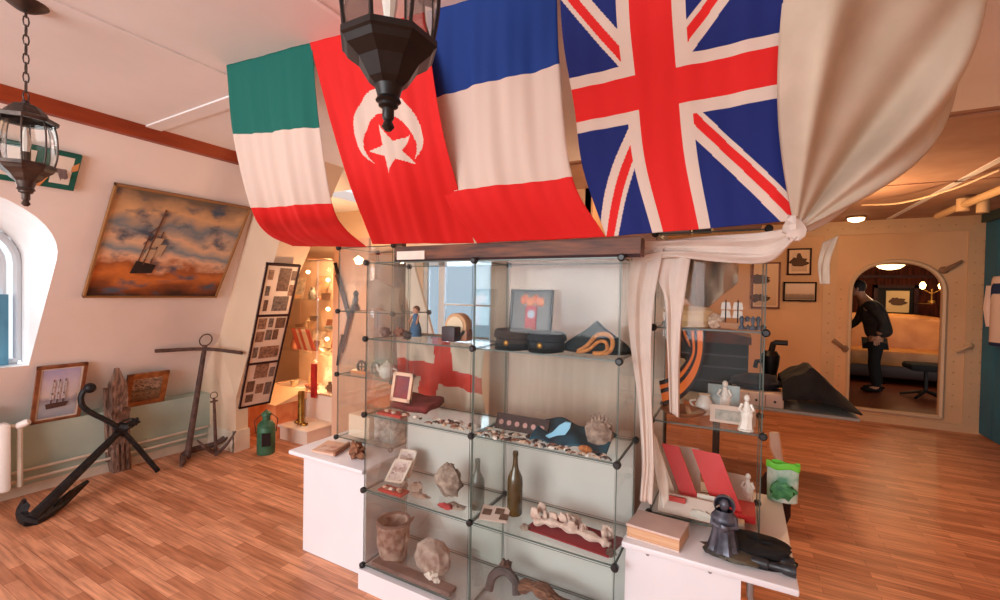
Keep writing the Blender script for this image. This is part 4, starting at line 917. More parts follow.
for k in range(22):
    x = -.8+.35*random.random(); m.blob((x, 1.86+random.uniform(-.02,.05), z+.04+random.uniform(0,.03)*(1 if x<-.6 else .5)), (random.uniform(.012,.025),.012,random.uniform(.012,.026)), .4, 8, seed=k)
m.build('branch', BONE, t, True)
tag(MB().blob((-.825,1.79,z+.014),(.022,.018,.014),.2,12,seed=40).build('rock', STONE, smooth=True), 'round brown rock at the corner of red cloth', 'rock')
tag(MB().blob((-.44,1.79,z+.014),(.02,.018,.018),.3,12,seed=41).build('rock', mat('rock_dark',(110,80,70),.9,var=.3,scale=30), smooth=True), 'dark rock at the right end of the coral', 'rock')
# ---- bottom shelf (z .12)
z = ZS[0]+.004
def pot(q, r0, r1, h, seed, label):
    t = thing('stone_pot', q, label, 'pot'); q = Vector(q)
    def f(u, v):
        a = 2*PI*u; r = lerp(r0, r1, v)*(1+.12*noise.noise(Vector((math.cos(a)*2,math.sin(a)*2,v*3+seed)))); return q+Vector((r*math.cos(a), r*math.sin(a), h*v+.01*noise.noise(Vector((a,seed,v)))))
    MB().grid(f, 28, 12).build('body', mat('pot_stone',(186,160,146),.95,c2=(120,82,70),scale=22,bump=.9), t, True, solid=.012)
    m = MB(); m.lathe(q+Vector((0,0,.003)), [(r0*.98,0),(r0*.98,.01)], 20); m.build('base', STONE, t, True)
    m = MB(); m.tube([q+Vector((r1*math.cos(a), r1*math.sin(a), h)) for a in [2*PI*k/24 for k in range(25)]], .009, 6, cap=False); m.build('rim', mat('pot_rim',(120,90,80),.9), t, True); return t
pot((xa(397,1.86),1.86,z), .066, .085, .20, 1, 'taller tapered encrusted stone pot at left of the bottom shelf')
t = thing('stone_lump', (-1.37,1.85,z), 'broad rounded stone lump beside the taller pot', 'stone')
MB().blob((-1.37,1.85,z+.085),(.1,.07,.09),.12,18,seed=9,fr=4).build('body', mat('lump_stone',(196,178,166),.95,c2=(140,112,102),scale=24,bump=.9), t, True)
m = MB(); m.blob((-1.33,1.79,z+.03),(.03,.02,.022),.4,seed=3); m.blob((-1.29,1.78,z+.02),(.02,.015,.016),.4,seed=6); m.build('shells', SHM[2], t, True)
tag(MB().obox((-1.69,1.745,z), (.5,.0,0), (.0,.06,0), (0,0,.02)).build('slate_slab', mat('slate',(128,104,98),.8,c2=(92,72,68),scale=9)), 'long flat grey slab along the front of bottom shelf', 'slab')
leanbox('leaning_stick', (-1.72,1.98,z), (.012,0,0), .24, (.55,-.1,.8), .012, mat('stick',(150,120,104),.9), None, 'thin stick leaning behind the tall pot', 'stick')
t = thing('iron_fitting', (-.98,1.88,z), 'curved rusty iron fitting on the bottom right shelf', 'iron relic')
m = MB(); m.tube(curve([(-1.04,1.86,z+.02),(-1.03,1.88,z+.08),(-.98,1.9,z+.11),(-.92,1.9,z+.08),(-.9,1.88,z+.03)],16), .022, 8); m.build('hook', mat('iron_grey',(98,88,88),.8,c2=(66,56,56),scale=20,bump=.4), t, True)
m = MB(); m.blob((-.98,1.92,z+.12),(.03,.03,.03),.3,seed=2); m.build('boss', RUST, t, True)
t = thing('driftwood', (-.7,1.88,z), 'long brown driftwood piece on the bottom right shelf', 'driftwood')
m = MB(); m.tube(curve([(-.9,1.92,z+.05),(-.8,1.9,z+.085),(-.65,1.88,z+.06),(-.5,1.84,z+.035)],20), [.035+.01*math.sin(i) for i in range(21)], 10, flat=.7); m.build('trunk', mat('driftwood_brown',(150,104,80),.95,c2=(96,62,48),scale=16,stretch=(1,6,6),bump=1), t, True)
m = MB(); m.tube([(-.75,1.88,z+.08),(-.72,1.84,z+.12)],[.012,.006]); m.build('branch', mat('driftwood_brown',(150,104,80),.95), t, True)
# ---- left cabinet contents (z .64 1.04 1.44)
z = 1.444
t = thing('shell_lamp', (-2.08,2.12,z), 'pale round shell lamp glowing on top shelf of left cabinet', 'lamp')
MB().blob((-2.12,2.22,z+.1),(.05,.03,.075),.1,16,seed=3).build('shade', mat('shade_warm',(250,214,170),.5,emit=(255,206,150),es=1.2), t, True)
MB().lathe((-2.12,2.22,z),[(.04,0),(.035,.01),(.01,.03)],16).build('base', BRASS, t, True)
tag(MB().lathe((-2.2,2.1,z),[(.03,0),(.028,.02),(.012,.05),(.018,.07),(.012,.09),(.02,.11),(.006,.13)],14).build('bottle', mat('bottle_dark',(40,30,34),.3), smooth=True), 'small dark turned bottle on the left cabinet top shelf', 'bottle')
def cl(u, v): return Vector((lerp(-2.06,-1.83,u)+.02*v, 2.05+.05*u+.015*math.sin(u*9+v*4), lerp(1.63,1.455,v)+.02*math.sin(u*5)-.02*u))
tag(MB().grid(cl, 20, 14).build('folded_sack', mat('sack_cloth',(168,138,114),.95,c2=(140,112,92),scale=10,bump=.2), smooth=True, solid=.01), 'brown folded sackcloth on left cabinet top shelf', 'cloth')
z = 1.044
for i, (x, lb) in enumerate(((-2.0,'dark small wheel ornament at right on left cabinet middle shelf'),(-2.12,'rusty knotted ornament on left cabinet middle shelf'))):
    m = MB(); m.tube([(x+.035*math.cos(a),2.08,z+.045+.035*math.sin(a)) for a in [2*PI*k/16 for k in range(17)]], .008, 6, cap=False)
    for k in range(4): m.tube([(x,2.08,z+.045),(x+.035*math.cos(PI*k/2),2.08,z+.045+.035*math.sin(PI*k/2))], .004)
    tag(m.build('ornament', [IRON, RUST][i], smooth=True), lb, 'ornament')
t = thing('white_teapot', (-1.9,2.07,z), 'small white teapot on the left cabinet middle shelf', 'teapot'); q = Vector((-1.9,2.07,z))
MB().lathe(q,[(.03,0),(.045,.02),(.05,.045),(.04,.07),(.025,.08)],18).build('body', CERAM, t, True)
MB().lathe(q+Vector((0,0,.08)),[(.026,0),(.02,.008),(.006,.012),(.008,.02),(.004,.026)],14).build('lid', CERAM, t, True)
MB().tube(curve([q+Vector((-.045,0,.03)),q+Vector((-.07,0,.045)),q+Vector((-.085,0,.075))],8),[.011]*5+[.007]*4,8).build('spout', CERAM, t, True)
MB().tube(curve([q+Vector((.045,0,.06)),q+Vector((.075,0,.055)),q+Vector((.07,0,.03)),q+Vector((.045,0,.025))],10),.005,8).build('handle', CERAM, t, True)
tag(MB().bbox((-2.2,2.06,z),(-2.06,2.2,z+.02),.006).build('orange_tray', mat('orange_lacquer',(226,132,72),.4), smooth=True), 'flat orange lacquer tray on left cabinet middle shelf', 'tray')
z = .644
tag(MB().bbox((-2.2,2.05,z),(-2.02,2.2,z+.14),.006).build('cream_box', mat('cream_box',(236,210,184),.6), smooth=True), 'cream box on the bottom shelf of left cabinet', 'box')
tag(MB().bbox((-1.99,2.05,z),(-1.83,2.2,z+.19),.02).build('patterned_bag', mat('bag_pattern',(200,196,190),.8,c2=(90,88,88),scale=26), smooth=True), 'grey patterned bag on the bottom shelf of left cabinet', 'bag')
tag(MB().grid(lambda u,v:(lerp(-2.22,-1.98,u), 2.22+.02*math.sin(u*9), lerp(1.0,.8,v)+.01*math.sin(u*14)), 16, 8).build('orange_scarf', mat('orange_scarf',(236,140,80),.8,c2=(200,90,50),scale=16), smooth=True, solid=.008), 'orange patterned scarf hanging in lower left cabinet', 'scarf')
# ---- left counter top items (z .61)
z = .612
t = thing('notice_tray', (-2.15,1.85,z), 'shallow wooden tray with paper label on left counter', 'tray')
ux = Vector((.16,.02,0)); uy = Vector((-.06,.17,0)); o_ = Vector((-2.22,1.79,z))
MB().obox(o_, ux, uy, (0,0,.012)).build('base', mat('tray_pink',(222,180,156),.6), t)
m = MB(); MB().obox(o_+Vector((.02,.02,.012)), ux*.7, uy*.55, (0,0,.002)).build('label', mat('label_rose',(190,130,112),.6,c2=(226,200,186),scale=30), t)
MB().obox(o_+ux, Vector((.016,0,0)), uy, (0,0,.026)).build('rim', mat('rim_wood',(160,108,80),.6), t)
for i, (x, y, lb) in enumerate(((-1.93,1.86,'rough brown rock on the left counter'),)):
    m = MB(); m.blob((x,y,z+.04),(.05,.04,.042),.45,16,seed=50,fr=4); tag(m.build('rock', mat('rock_brown',(176,120,86),.9,c2=(110,70,52),scale=24,bump=.8), smooth=True), lb, 'rock')
tag(MB().blob((-1.98,1.92,z+.014),(.035,.025,.014),.4,12,seed=51).build('rock', mat('rock_brown',(176,120,86),.9), smooth=True), 'small flat brown rock beside the rough one on left counter', 'rock')

# ------------------------------------------------------------------ RIGHT CABINET CONTENTS
z = 1.444
t = thing('sailor_hat', (-.2,2.13,z), 'cream flat sailor hat on the right cabinet top shelf', 'hat')
MB().lathe((-.21,2.13,z),[(.07,0),(.075,.008),(.075,.05),(.085,.06),(.09,.07),(.07,.085),(.02,.09)],24,sx=1.15).build('crown', mat('hat_cream',(240,208,158),.8), t, True)
MB().lathe((-.21,2.13,z+.004),[(.077,0),(.077,.022)],24,sx=1.15,cap=False).build('band', mat('hat_band',(220,184,132),.8), t, True)
tag(MB().blob((-.1,2.12,z+.03),(.035,.03,.03),.3,14,seed=60).build('seashell', SHM[0], smooth=True), 'cream conch like shell beside the sailor hat', 'shell')
t = thing('toy_ship', (-.03,2.12,z), 'small brown model ship with grey rigging on right cabinet shelf', 'model ship'); q = Vector((-.035,2.10,z))
m = MB(); m.prism([q+Vector(v) for v in ((-.055,-.012,.03),(-.04,-.012,.0),(.045,-.012,.0),(.065,-.012,.035),(.03,-.012,.026),(-.03,-.012,.024))],(0,.024,0)); m.build('hull', mat('ship_brown',(170,112,70),.6), t)
for x in (-.025,.02): MB().tube([q+Vector((x,0,.02)), q+Vector((x,0,.12))], .0025, 5).build('mast', DARKF, t)
for x in (-.025,.02):
    for k in range(2): MB().prism([q+Vector((x-.02,0,.045+.035*k)), q+Vector((x+.02,0,.045+.035*k)), q+Vector((x+.015,0,.075+.035*k)), q+Vector((x-.015,0,.075+.035*k))],(0,.003,0)).build('sail', mat('sail_pale',(214,200,190),.8), t)
for k in range(4):
    m = MB(); q = Vector((.0+.02*k,2.08+.03*(k%2),z)); m.lathe(q,[(.012,0),(.011,.01),(.004,.02),(.008,.035),(.01,.045),(.004,.055)],10)
    tag(m.build('figurine', mat('slate_blue',(88,96,112),.5,var=.2), smooth=True), 'tiny slate blue figurine at right end of the top shelf', 'figurine', 'tiny figurines on the right cabinet shelf')
def hangf(u, v): return Vector((lerp(-.24,-.02,u), 2.26+.05*math.sin(u*12+v*3)+.02*math.sin(u*27-v*4), lerp(1.80,1.50+.22*abs(u-.35)**1.0,v)+.0))
tag(MB().grid(hangf, 24, 20).build('grey_cloth', mat('greige_cloth',(206,184,160),.95,c2=(176,152,130),scale=6,bump=.2), smooth=True, solid=.004), 'greyish cloth hanging inside the right cabinet top cell', 'cloth')
# middle shelf z 1.04: ribbon, figurines, plates, dish
z = 1.044
RBN = bpy.data.materials.new('striped_ribbon'); RBN.use_nodes = True
def rib_f(u, v): return 1 if (u < .16 or .34 < u < .52 or u > .84) else 0
def ribbon(name, A, B, label, mats):
    CA, CB = curve(A, 40), curve(B, 40)
    def f(u, v): return cev(CA, v).lerp(cev(CB, v), u)
    return tag(MB().grid(f, 24, 40, mfn=rib_f).build(name, mats, smooth=True, solid=.002), label, 'ribbon')
OR = mat('ribbon_orange',(236,120,40),.7); RK = mat('ribbon_black',(36,20,20),.7)
ribbon('striped_ribbon', [aY(688,331,2.05), aY(690,352,2.04), aY(680,368,2.03), aY(668,378,2.03), aY(659,381,2.03)], [aY(706,330,2.05), aY(704,356,2.04), aY(697,380,2.03), aY(682,398,2.03), aY(663,406,2.03)], 'wide orange and black striped ribbon looping down right cabinet', [OR, RK])
ribbon('striped_ribbon', [aY(680,331,2.09), aY(684,341,2.09), aY(692,354,2.08)], [aY(696,331,2.09), aY(699,339,2.09), aY(703,347,2.08)], 'short upper end of the orange black ribbon', [OR, RK])
def figurine(q, h, m_, label, arms=True):
    t = thing('figurine', q, label, 'figurine'); q = Vector(q); s = h
    MB().lathe(q,[(.2*s,0),(.2*s,.03*s),(.17*s,.05*s)],18).build('base', m_, t, True)
    def f(u, v):
        a = 2*PI*u; r = s*(.17-.12*v+.05*math.exp(-((v-.55)/.16)**2)); r *= 1+.08*math.sin(a*7)*(1-v); return q+Vector((r*math.cos(a)+.02*s*math.sin(v*3), .8*r*math.sin(a), s*(.05+.72*v)))
    MB().grid(f, 28, 16).build('robe', m_, t, True)
    MB().blob(q+Vector((.01*s,0,.86*s)),(.075*s,.075*s,.095*s),.05,12).build('head', m_, t, True)
    m = MB()
    for sg in (-1,1): m.tube([q+Vector((sg*.1*s,0,.7*s)), q+Vector((sg*.17*s,-.05*s,.55*s)), q+Vector((sg*.06*s,-.12*s,.5*s))],[.04*s,.035*s,.025*s],8)
    m.build('arms', m_, t, True); return t
figurine(aZ(724,414,1.044)+Vector((0,0,0)), .16, CERAM, 'white porcelain figurine left on middle shelf of right cabinet')
figurine(Vector((.025,2.04,1.044)), .15, CERAM, 'white porcelain figurine right on middle shelf of right cabinet')
t = thing('postcard', (-.09,2.22,z), 'pale blue postcard standing behind the white figurines', 'card')
MB().obox((-.13,2.25,z), (.13,0,0), (0,.03,.13), (0,-.003,0)).build('card', mat('card_blue',(190,206,208),.6,c2=(150,160,160),scale=14), t)
t = thing('printed_card', (-.05,2.12,z), 'long pink card with grey print on middle shelf', 'card')
MB().obox((-.11,2.11,z), (.17,0,0), (0,.02,.07), (0,-.003,0)).build('card', PINKP, t)
MB().obox((-.09,2.108,z+.012), (.11,0,0), (0,.012,.04), (0,-.003,0)).build('print', mat('print_grey',(150,150,140),.7,c2=(190,180,170),scale=40), t)
tag(MB().lathe((-.22,2.12,z),[(.03,0),(.08,.02),(.095,.03),(.09,.034),(.03,.008)],24).build('wooden_dish', mat('dish_brown',(150,90,56),.5,var=.2,scale=12), smooth=True), 'brown shallow dish under the striped ribbon', 'dish')
t = thing('white_jug', (-.2,2.2,z), 'small white round jug beside wooden dish', 'jug'); q = Vector((-.14,2.22,z))
MB().lathe(q,[(.025,0),(.035,.02),(.038,.045),(.025,.07),(.02,.08),(.026,.09)],16).build('body', CERAM, t, True)
MB().tube(curve([q+Vector((-.035,0,.06)),q+Vector((-.06,0,.05)),q+Vector((-.035,0,.02))],8),.005).build('handle', CERAM, t, True)
tag(MB().lathe((-.25,2.24,z),[(.02,0),(.022,.06),(.03,.14),(.034,.22),(.02,.24)],16).build('beige_vase', mat('vase_greige',(196,176,150),.6,var=.1), smooth=True), 'tall greige vase behind the ribbon', 'vase')
# lower cell z .64: leaning red albums, papers, books
z = .646
def album(o, w, h, lean, rz, label, m_, bm_=None):
    ux = Vector((math.cos(rz), math.sin(rz), 0))*w; up = Vector(lean).normalized()*h; nr = ux.cross(up).normalized(); o = Vector(o)
    t = thing('leaning_book', o, label, 'book')
    MB().obox(o, ux, up, nr*.004).build('cover', m_, t)
    MB().obox(o+ux*.03+nr*-.016, ux*.94, up*.98, nr*.016).build('pages', bm_ or PAPER, t); return t
album((-.20,2.12,z), .075, .28, (-.42,.1,1), -.1, 'narrow red book leaning left in lower right cabinet', mat('album_red',(216,48,48),.5), mat('gold_edge',(190,140,90),.5))
album((-.08,2.14,z), .115, .27, (-.42,.12,1), -.1, 'wide red book leaning left in lower right cabinet', mat('album_red',(216,48,48),.5), mat('gold_edge',(190,140,90),.5))
album((-.27,2.12,z), .05, .31, (-.4,.1,1), -.1, 'cream book leaning in front of red books', mat('album_cream',(222,190,170),.6), PAPER)
tag(MB().bbox((-.24,2.06,z),(-.13,2.18,z+.05),.004).build('small_box', mat('card_box',(200,160,130),.7), smooth=True), 'small brown cardboard box in lower right cabinet', 'box')
leanbox('white_card', (-.15,2.06,z), (.1,0,0), .09, (0,.3,1), .004, PAPER, None, 'blank cream card standing in lower right cabinet', 'card')
t = thing('flat_book', (-.15,2.04,z), 'flat pink and white magazine in front of the albums', 'magazine')
MB().obox((-.3,2.03,z), (.23,-.0,0), (.0,.03,.075), (0,-.01,0)).build('cover', PINKP, t)
MB().obox((-.26,2.028,z+.055), (.07,0,0), (0,.008,.018), (0,-.009,.0)).build('title_block', mat('red_print',(206,60,50),.6), t)
figurine(aZ(747,505,.646)+Vector((0,0,0)), .15, CERAM, 'white porcelain figurine in the lower cell of right cabinet')
tag(MB().box((-.06,2.1,z),(.07,2.25,z+.03)).build('red_book', mat('album_red',(216,48,48),.5)), 'flat red book behind the lower white figurine', 'book')
for i, (x, y, w_, h_, rz, lb) in enumerate(((-.30,2.2,.16,.22,.1,'tall cream document standing at the back left of lower right cabinet'),(-.04,2.26,.1,.12,-.1,'small cream card standing behind the lower white figurine'))):
    tag(MB().obox((x,y,z), (w_*math.cos(rz),w_*math.sin(rz),0), (-.02,.06,h_), (0,-.004,0)).build('document', PINKP), lb, 'document')
tag(MB().bbox((-.05,2.03,z),(.03,2.08,z+.022),.003).build('ticket_box', mat('ticket_cream',(236,214,190),.6), smooth=True), 'small cream box at the front right of lower right cabinet', 'box')
tag(MB().blob((-.13,2.03,z+.02),(.045,.012,.02),.3,12,seed=77).build('crumpled_paper', PAPER, smooth=True), 'crumpled white paper in front of the pink magazine', 'paper')
# white scrolls left, standing outside cabinet between the two cabinets
t = thing('paper_scroll', aY(664,506,1.93), 'tall cream paper sheet with curled edge standing left of right cabinet', 'paper')
strip('sheet', '', [aY(649,430,1.93), aY(655,470,1.93), aY(663,508,1.93)], [aY(655,434,1.93), aY(667,474,1.93), aY(669,500,1.93)], PAPER, 6, 16, .003, 5, parent=t)

# ------------------------------------------------------------------ RIGHT COUNTER ITEMS (z .61)
z = .6115
t = thing('old_book', (-.3,1.9,z), 'thick old book with tan page edges on the right counter', 'book')
b0, b1, b2 = aZ(621,541,z+.0), aZ(686,558,z+.0), aZ(694,519,z)
ux = Vector((b1.x-b0.x, b1.y-b0.y, 0)); ux = Vector((.2,-.012,0)); uy = Vector((.02,.145,0)); o_ = Vector((-.385,1.80,z))
MB().obox(o_, ux, uy, (0,0,.008)).build('back_cover', PINKP, t); MB().obox(o_+Vector((.003,.003,.008)), ux*.98, uy*.97, (0,0,.04)).build('pages', mat('page_edge',(206,150,110),.8,c2=(226,186,150),scale=6,stretch=(1,1,60)), t)
MB().obox(o_+Vector((0,0,.048)), ux, uy, (0,0,.008)).build('front_cover', mat('cover_pinkgrey',(226,200,190),.7,var=.06), t)
# bronze statuette of a bonneted girl
BZ = mat('bronze_dark',(104,104,116),.35,.4,c2=(60,60,70),scale=16,bump=.2)
q = aZ(727,557,z); t = thing('bronze_statuette', q, 'dark bronze statuette of a bonneted girl on a rocky base', 'statuette'); K = 1.28
def KV(x, y, zz): return q+Vector((x*K, y*K, zz*K))
m = MB(); m.blob(KV(.02,.01,.012),(.085*K,.05*K,.016*K),.2,20,seed=3); m.build('rocky_base', mat('base_olive',(96,84,66),.6,c2=(60,58,56),scale=18,bump=.4), t, True)
def dress(u, v):
    a = 2*PI*u; r = .043-.022*v**.7+.012*math.exp(-((v-.8)/.14)**2); r *= 1+.09*math.sin(a*9)*(1-v); return KV(-.01+r*math.cos(a), r*.85*math.sin(a), .02+.115*v)
MB().grid(dress, 36, 20).build('dress', BZ, t, True)
MB().tube([KV(-.01,0,.13),KV(-.01,-.002,.148)],.008*K,8).build('neck', BZ, t, True)
MB().blob(KV(-.01,-.004,.152),(.014*K,.015*K,.018*K),0,14).build('head', BZ, t, True)
def bonnet(u, v):
    a = PI*(u*1.36-.18); rr = .027*(1-.0*v) if v < .35 else .027*math.cos((v-.35)/.65*PI/2*.95); yy = -.016+.034*v; return KV(-.01+rr*math.cos(a), yy, .154+rr*math.sin(a))
MB().grid(bonnet, 24, 10).build('bonnet', BZ, t, True, solid=.003)
MB().tube([KV(-.035,-.005,.12),KV(-.04,-.02,.1),KV(-.015,-.032,.095)],[.011,.01,.007],8).build('arm', BZ, t, True)
MB().tube([KV(.015,-.005,.12),KV(.022,-.02,.1),KV(-.005,-.034,.095)],[.011,.01,.007],8).build('arm', BZ, t, True)
MB().blob(KV(-.008,-.036,.097),(.014*K,.01*K,.01*K),.2,8).build('flowers', BZ, t, True)
# black peaked cap on the counter and black cylinder device
q = Vector((.075,1.93,z)); t = thing('officer_cap', q, 'black officer cap lying on right counter by the statuette', 'hat')
def cc(u, v): a = 2*PI*u; r = 1.0 if v < .5 else 1.12-.0*v; r = (1+.12*v) if v < .7 else 1.12*(1-((v-.7)/.3)**2*.999); return q+Vector((.095*r*math.cos(a), .075*r*math.sin(a), .004+.045*min(v/.7,1)+.006*noise.noise(Vector((a,v*4,1)))*3))
MB().grid(cc, 32, 14).build('crown', BLKC, t, True)
MB().grid(lambda u,v: q+Vector((.1*math.cos(PI+PI*u)*(1+.25*v), -.07*math.sin(PI*u)*(1+.5*v), .012-.008*v)), 18, 4).build('peak', mat('patent_black',(20,18,22),.12), t, True, solid=.004)
MB().tube([q+Vector((.1*math.cos(PI+PI*u/12), -.078*math.sin(PI*u/12), .02)) for u in range(13)], .004, 6).build('cord', mat('cord_tan',(150,110,80),.6), t, True)
t = thing('binoculars', (.12,1.83,z), 'black pair of binoculars at the right counter edge', 'binoculars')
for dy in (0,.045):
    MB().lathe((.05,1.84+dy,z+.02),[(.016,0),(.018,.01),(.018,.05),(.013,.055),(.013,.09),(.02,.1),(.022,.12),(.022,.135)],14,ax=(1,0,0)).build('barrel', mat('binocular_black',(40,40,44),.35), t, True)
MB().box((.09,1.845,z+.015),(.13,1.88,z+.026)).build('bridge', BLKP, t)
# green printed bag
q = aZ(782,500,z); t = thing('gift_bag', q, 'green and white printed bag with bright green top on right counter', 'bag')
BG = mat('bag_print',(218,232,222),.35,c2=(92,160,120),scale=14)
def bagf(u, v): a = 2*PI*u; e = .8+.2*math.cos(2*a)**2; return q+Vector((.062*math.cos(a)*(1+.06*v), .035*math.sin(a)*(1-.55*v), .155*v+.006*math.sin(a*5)*v))
MB().grid(bagf, 36, 14).build('body', BG, t, True)
def bagt(u, v): a = 2*PI*u; return q+Vector((.068*math.cos(a), .018*math.sin(a), .15+.03*v+.006*math.sin(a*4)))
MB().grid(bagt, 30, 4).build('top', mat('lime_green',(120,222,70),.4), t, True, solid=.003)
MB().blob(q+Vector((0,-.032,.055)),(.05,.008,.04),.3,14,seed=7).build('leaf_print', mat('leaf_green',(46,120,72),.5,c2=(90,170,110),scale=30), t, True)
# things on top of right cabinet
t = thing('plastic_box', (-.27,2.1,1.85), 'grey translucent plastic box on top of the right cabinet', 'box')
MB().bbox((-.345,2.03,1.846),(-.2,2.14,1.90),.005).build('body', mat('box_grey',(176,178,172),.4,var=.15,scale=20), t, True)
MB().box((-.25,2.025,1.87),(-.215,2.03,1.895)).build('catch', BLKP, t)
tag(MB().bbox((-.19,2.03,1.846),(-.12,2.12,1.893),.004).build('camera_box', mat('dark_grey_box',(60,58,54),.5), smooth=True), 'small dark grey box on top of the right cabinet', 'box')
tag(MB().bbox((-.11,2.02,1.846),(.06,2.1,1.872),.008).build('rolled_paper', mat('roll_brown',(170,126,96),.7), smooth=True), 'brown rolled paper lying beside the dark grey box', 'roll')

# ------------------------------------------------------------------ BLACK TABLE AND HALL THINGS behind the right cabinet
t = thing('side_table', (.3,4.6,0), 'long low table covered in black cloth behind the glass cabinets', 'table')
MB().bbox((-.75,4.18,.665),(.79,5.0,.69),.005).build('top', mat('table_grey',(150,150,146),.5), t, True)
for x, y in ((-.7,4.3),(-.2,4.3),(-.7,4.9),(-.2,4.9)): MB().box((x,y,0),(x+.035,y+.035,.665)).build('leg', BLKP, t)
c = [aY(796,411,3.95), aY(858,416,4.0), aY(860,402,4.3), aY(842,388,4.3), aY(812,374,4.3), aY(796,392,4.1)]
def heap(u, v):
    x = lerp(.30,.80,u); y = lerp(4.17,4.9,v); h = .34*(1-abs(u-.38)/.62 if u > .38 else .55+.45*u/.38)*min(1,v*6+.25)*min(1,(1-v)*4+.1)+.03
    return Vector((x, y, .695+h*(.9+.1*noise.noise(Vector((u*5,v*5,0))))))
tag(MB().grid(heap, 30, 24).build('black_cloth_heap', BLKC, smooth=True, solid=.01), 'black cloth draped over a peaked shape at the table end', 'cloth')
t = thing('white_case', (.2,3.9,.69), 'white metal case with two panels at the front of the table', 'case')
MB().bbox((-.06,4.2,.692),(.31,4.5,.80),.006).build('body', mat('case_pink',(206,186,176),.5), t, True)
for x in (.06,.18): MB().box((x,4.195,.70),(x+.008,4.2,.79)).build('seam', mat('seam_grey',(150,130,122),.5), t)
for x in (.12,.25): MB().lathe((x,4.2,.74),[(.01,0),(.01,.006)],10,ax=(0,-1,0)).build('knob', BLKP, t, True)
tag(MB().blob((.12,4.4,.86),(.19,.13,.07),.2,18,seed=70).build('dark_jacket_heap', mat('navy_wool',(44,44,58),.95,c2=(28,28,38),scale=10), smooth=True), 'dark navy folded garment on the white case', 'clothing')
# iron stove-like chest
t = thing('iron_chest', (-.2,4.3,.69), 'dark iron chest with brown lid behind the right cabinet', 'chest')
IC = mat('chest_dark',(40,39,42),.5,.2,c2=(18,18,20),scale=6,bump=.3)
MB().bbox((-.50,4.5,.692),(.06,4.9,1.16),.01).build('body', IC, t, True)
MB().prism([(-.52,4.46,1.16),(.08,4.46,1.16),(.08,4.46,1.22),(-.42,4.46,1.34),(-.52,4.46,1.32)],(0,.46,0)).build('lid', mat('lid_brown',(96,56,40),.5,c2=(60,34,28),scale=8), t)
for zz in (.8,.93,1.04): MB().box((-.50,4.49,zz),(.06,4.5,zz+.014)).build('band', mat('band_iron',(84,82,86),.4,.5), t)
# standing black figure / telescope post on table
t = thing('iron_pump', (.2,4.2,.69), 'black iron hand pump standing beside the chest', 'pump'); q = aY(775,398,4.2); q.z = .692; q = Vector((xa(772,4.75),4.75,.692))
MB().lathe(q,[(.08,0),(.08,.02),(.06,.05),(.055,.2),(.07,.28),(.075,.36),(.05,.4)],16).build('body', BLK, t, True)
m = MB(); m.tube([q+Vector((0,0,.36)), q+Vector((.02,0,.47)), q+Vector((.04,0,.48)), q+Vector((.13,0,.48))],.025,8); m.build('handle', BLK, t, True)
MB().tube([q+Vector((-.05,0,.3)), q+Vector((-.11,-.03,.3)), q+Vector((-.12,-.04,.24))],.02,8).build('spout', BLK, t, True)
# dark basket hanging under table, with white cloth
q = aZ(784,452,.45); q = Vector((xa(781,3.6),3.6,.36)); t = thing('dark_sack', (q.x,q.y,0), 'dark sack with white ties standing in front of table', 'sack')
MB().blob(q+Vector((0,0,-.16)),(.10,.09,.2),.12,16,seed=80).build('body', mat('sack_dark',(56,30,26),.9,c2=(36,20,20),scale=8), t, True)
MB().tube([q+Vector((-.02,-.04,.30)), q+Vector((-.01,-.05,.2)), q+Vector((.02,-.07,.1))],[.03,.035,.02],8).build('tie', LINEN, t, True)
# frames on the door wall
def wallframe(x0, y0, x1, y1, label, picm, fm=DARKF, fw=.02, mw=.03, Y=7.33):
    a = aY(x0, y1, Y); b = aY(x1, y0, Y)
    return framed('picture_frame', Vector((a.x, Y+.025, a.z)), NX, Vector((0,0,1)), b.x-a.x, b.z-a.z, fw, fm, picm, label, mount=mat('mount_pale',(236,206,176),.8), mw=mw, depth=.03)
P1 = pic_mat('small_engraving', [(0,(200,168,138)),(.3,(214,184,154)),(1,(230,200,170))], 5, .1)
P2 = pic_mat('ship_photo', [(0,(120,100,86)),(.3,(150,126,108)),(.4,(214,190,170)),(1,(226,206,188))], 6, .1)
t, nq, D = wallframe(787,248,812,275, 'small square dark framed engraving on the hall wall', P1)
a = aY(799,262,7.335); MB().blob(a,(.1,.006,.05),.4,seed=2).build('ship_drawing', mat('engraving_dark',(90,66,50),.8), t, True); MB().blob(a+Vector((0,0,.05)),(.035,.006,.06),.3,seed=5).build('mast_drawing', mat('engraving_dark',(90,66,50),.8), t, True)
wallframe(783,282,817,301, 'wide dark framed ship photograph below the engraving', P2, BLKF, .02, .004)
t, nq, D = wallframe(751,262,781,308, 'large brown framed pair of prints left of the engraving', P1, mat('brown_frame',(110,52,34),.5), .022, .02)
for yy in (279,298): a = aY(760,yy,7.335); MB().blob(a,(.11,.006,.05),.5,seed=yy).build('print', mat('engraving_dark',(90,66,50),.8), t, True)
# ship's door dogs (levers) on the plating
for k, (x0,y0,x1,y1,lb) in enumerate([(945,270,962,261,'slanting cream door clamp lever right of the arch top'),(955,351,970,346,'cream door clamp lever right of the arch middle'),(833,340,846,349,'dark door clamp lever left of the arch')]):
    a, b = aY(x0,y0,7.33), aY(x1,y1,7.33); t = thing('clamp_lever', a, lb, 'lever')
    mm = [mat('lever_brown',(140,110,88),.5), PLATE, mat('lever_brown',(140,110,88),.5)][k]
    MB().tube([a, a.lerp(b,.5)+Vector((0,-.02,0)), b],[.028,.022,.016],8).build('handle', mm, t, True)
    MB().lathe((b if k else a)+Vector((0,.05,0)),[(.045,0),(.045,.03),(.02,.05)],12,ax=(0,-1,0)).build('hub', mm, t, True)
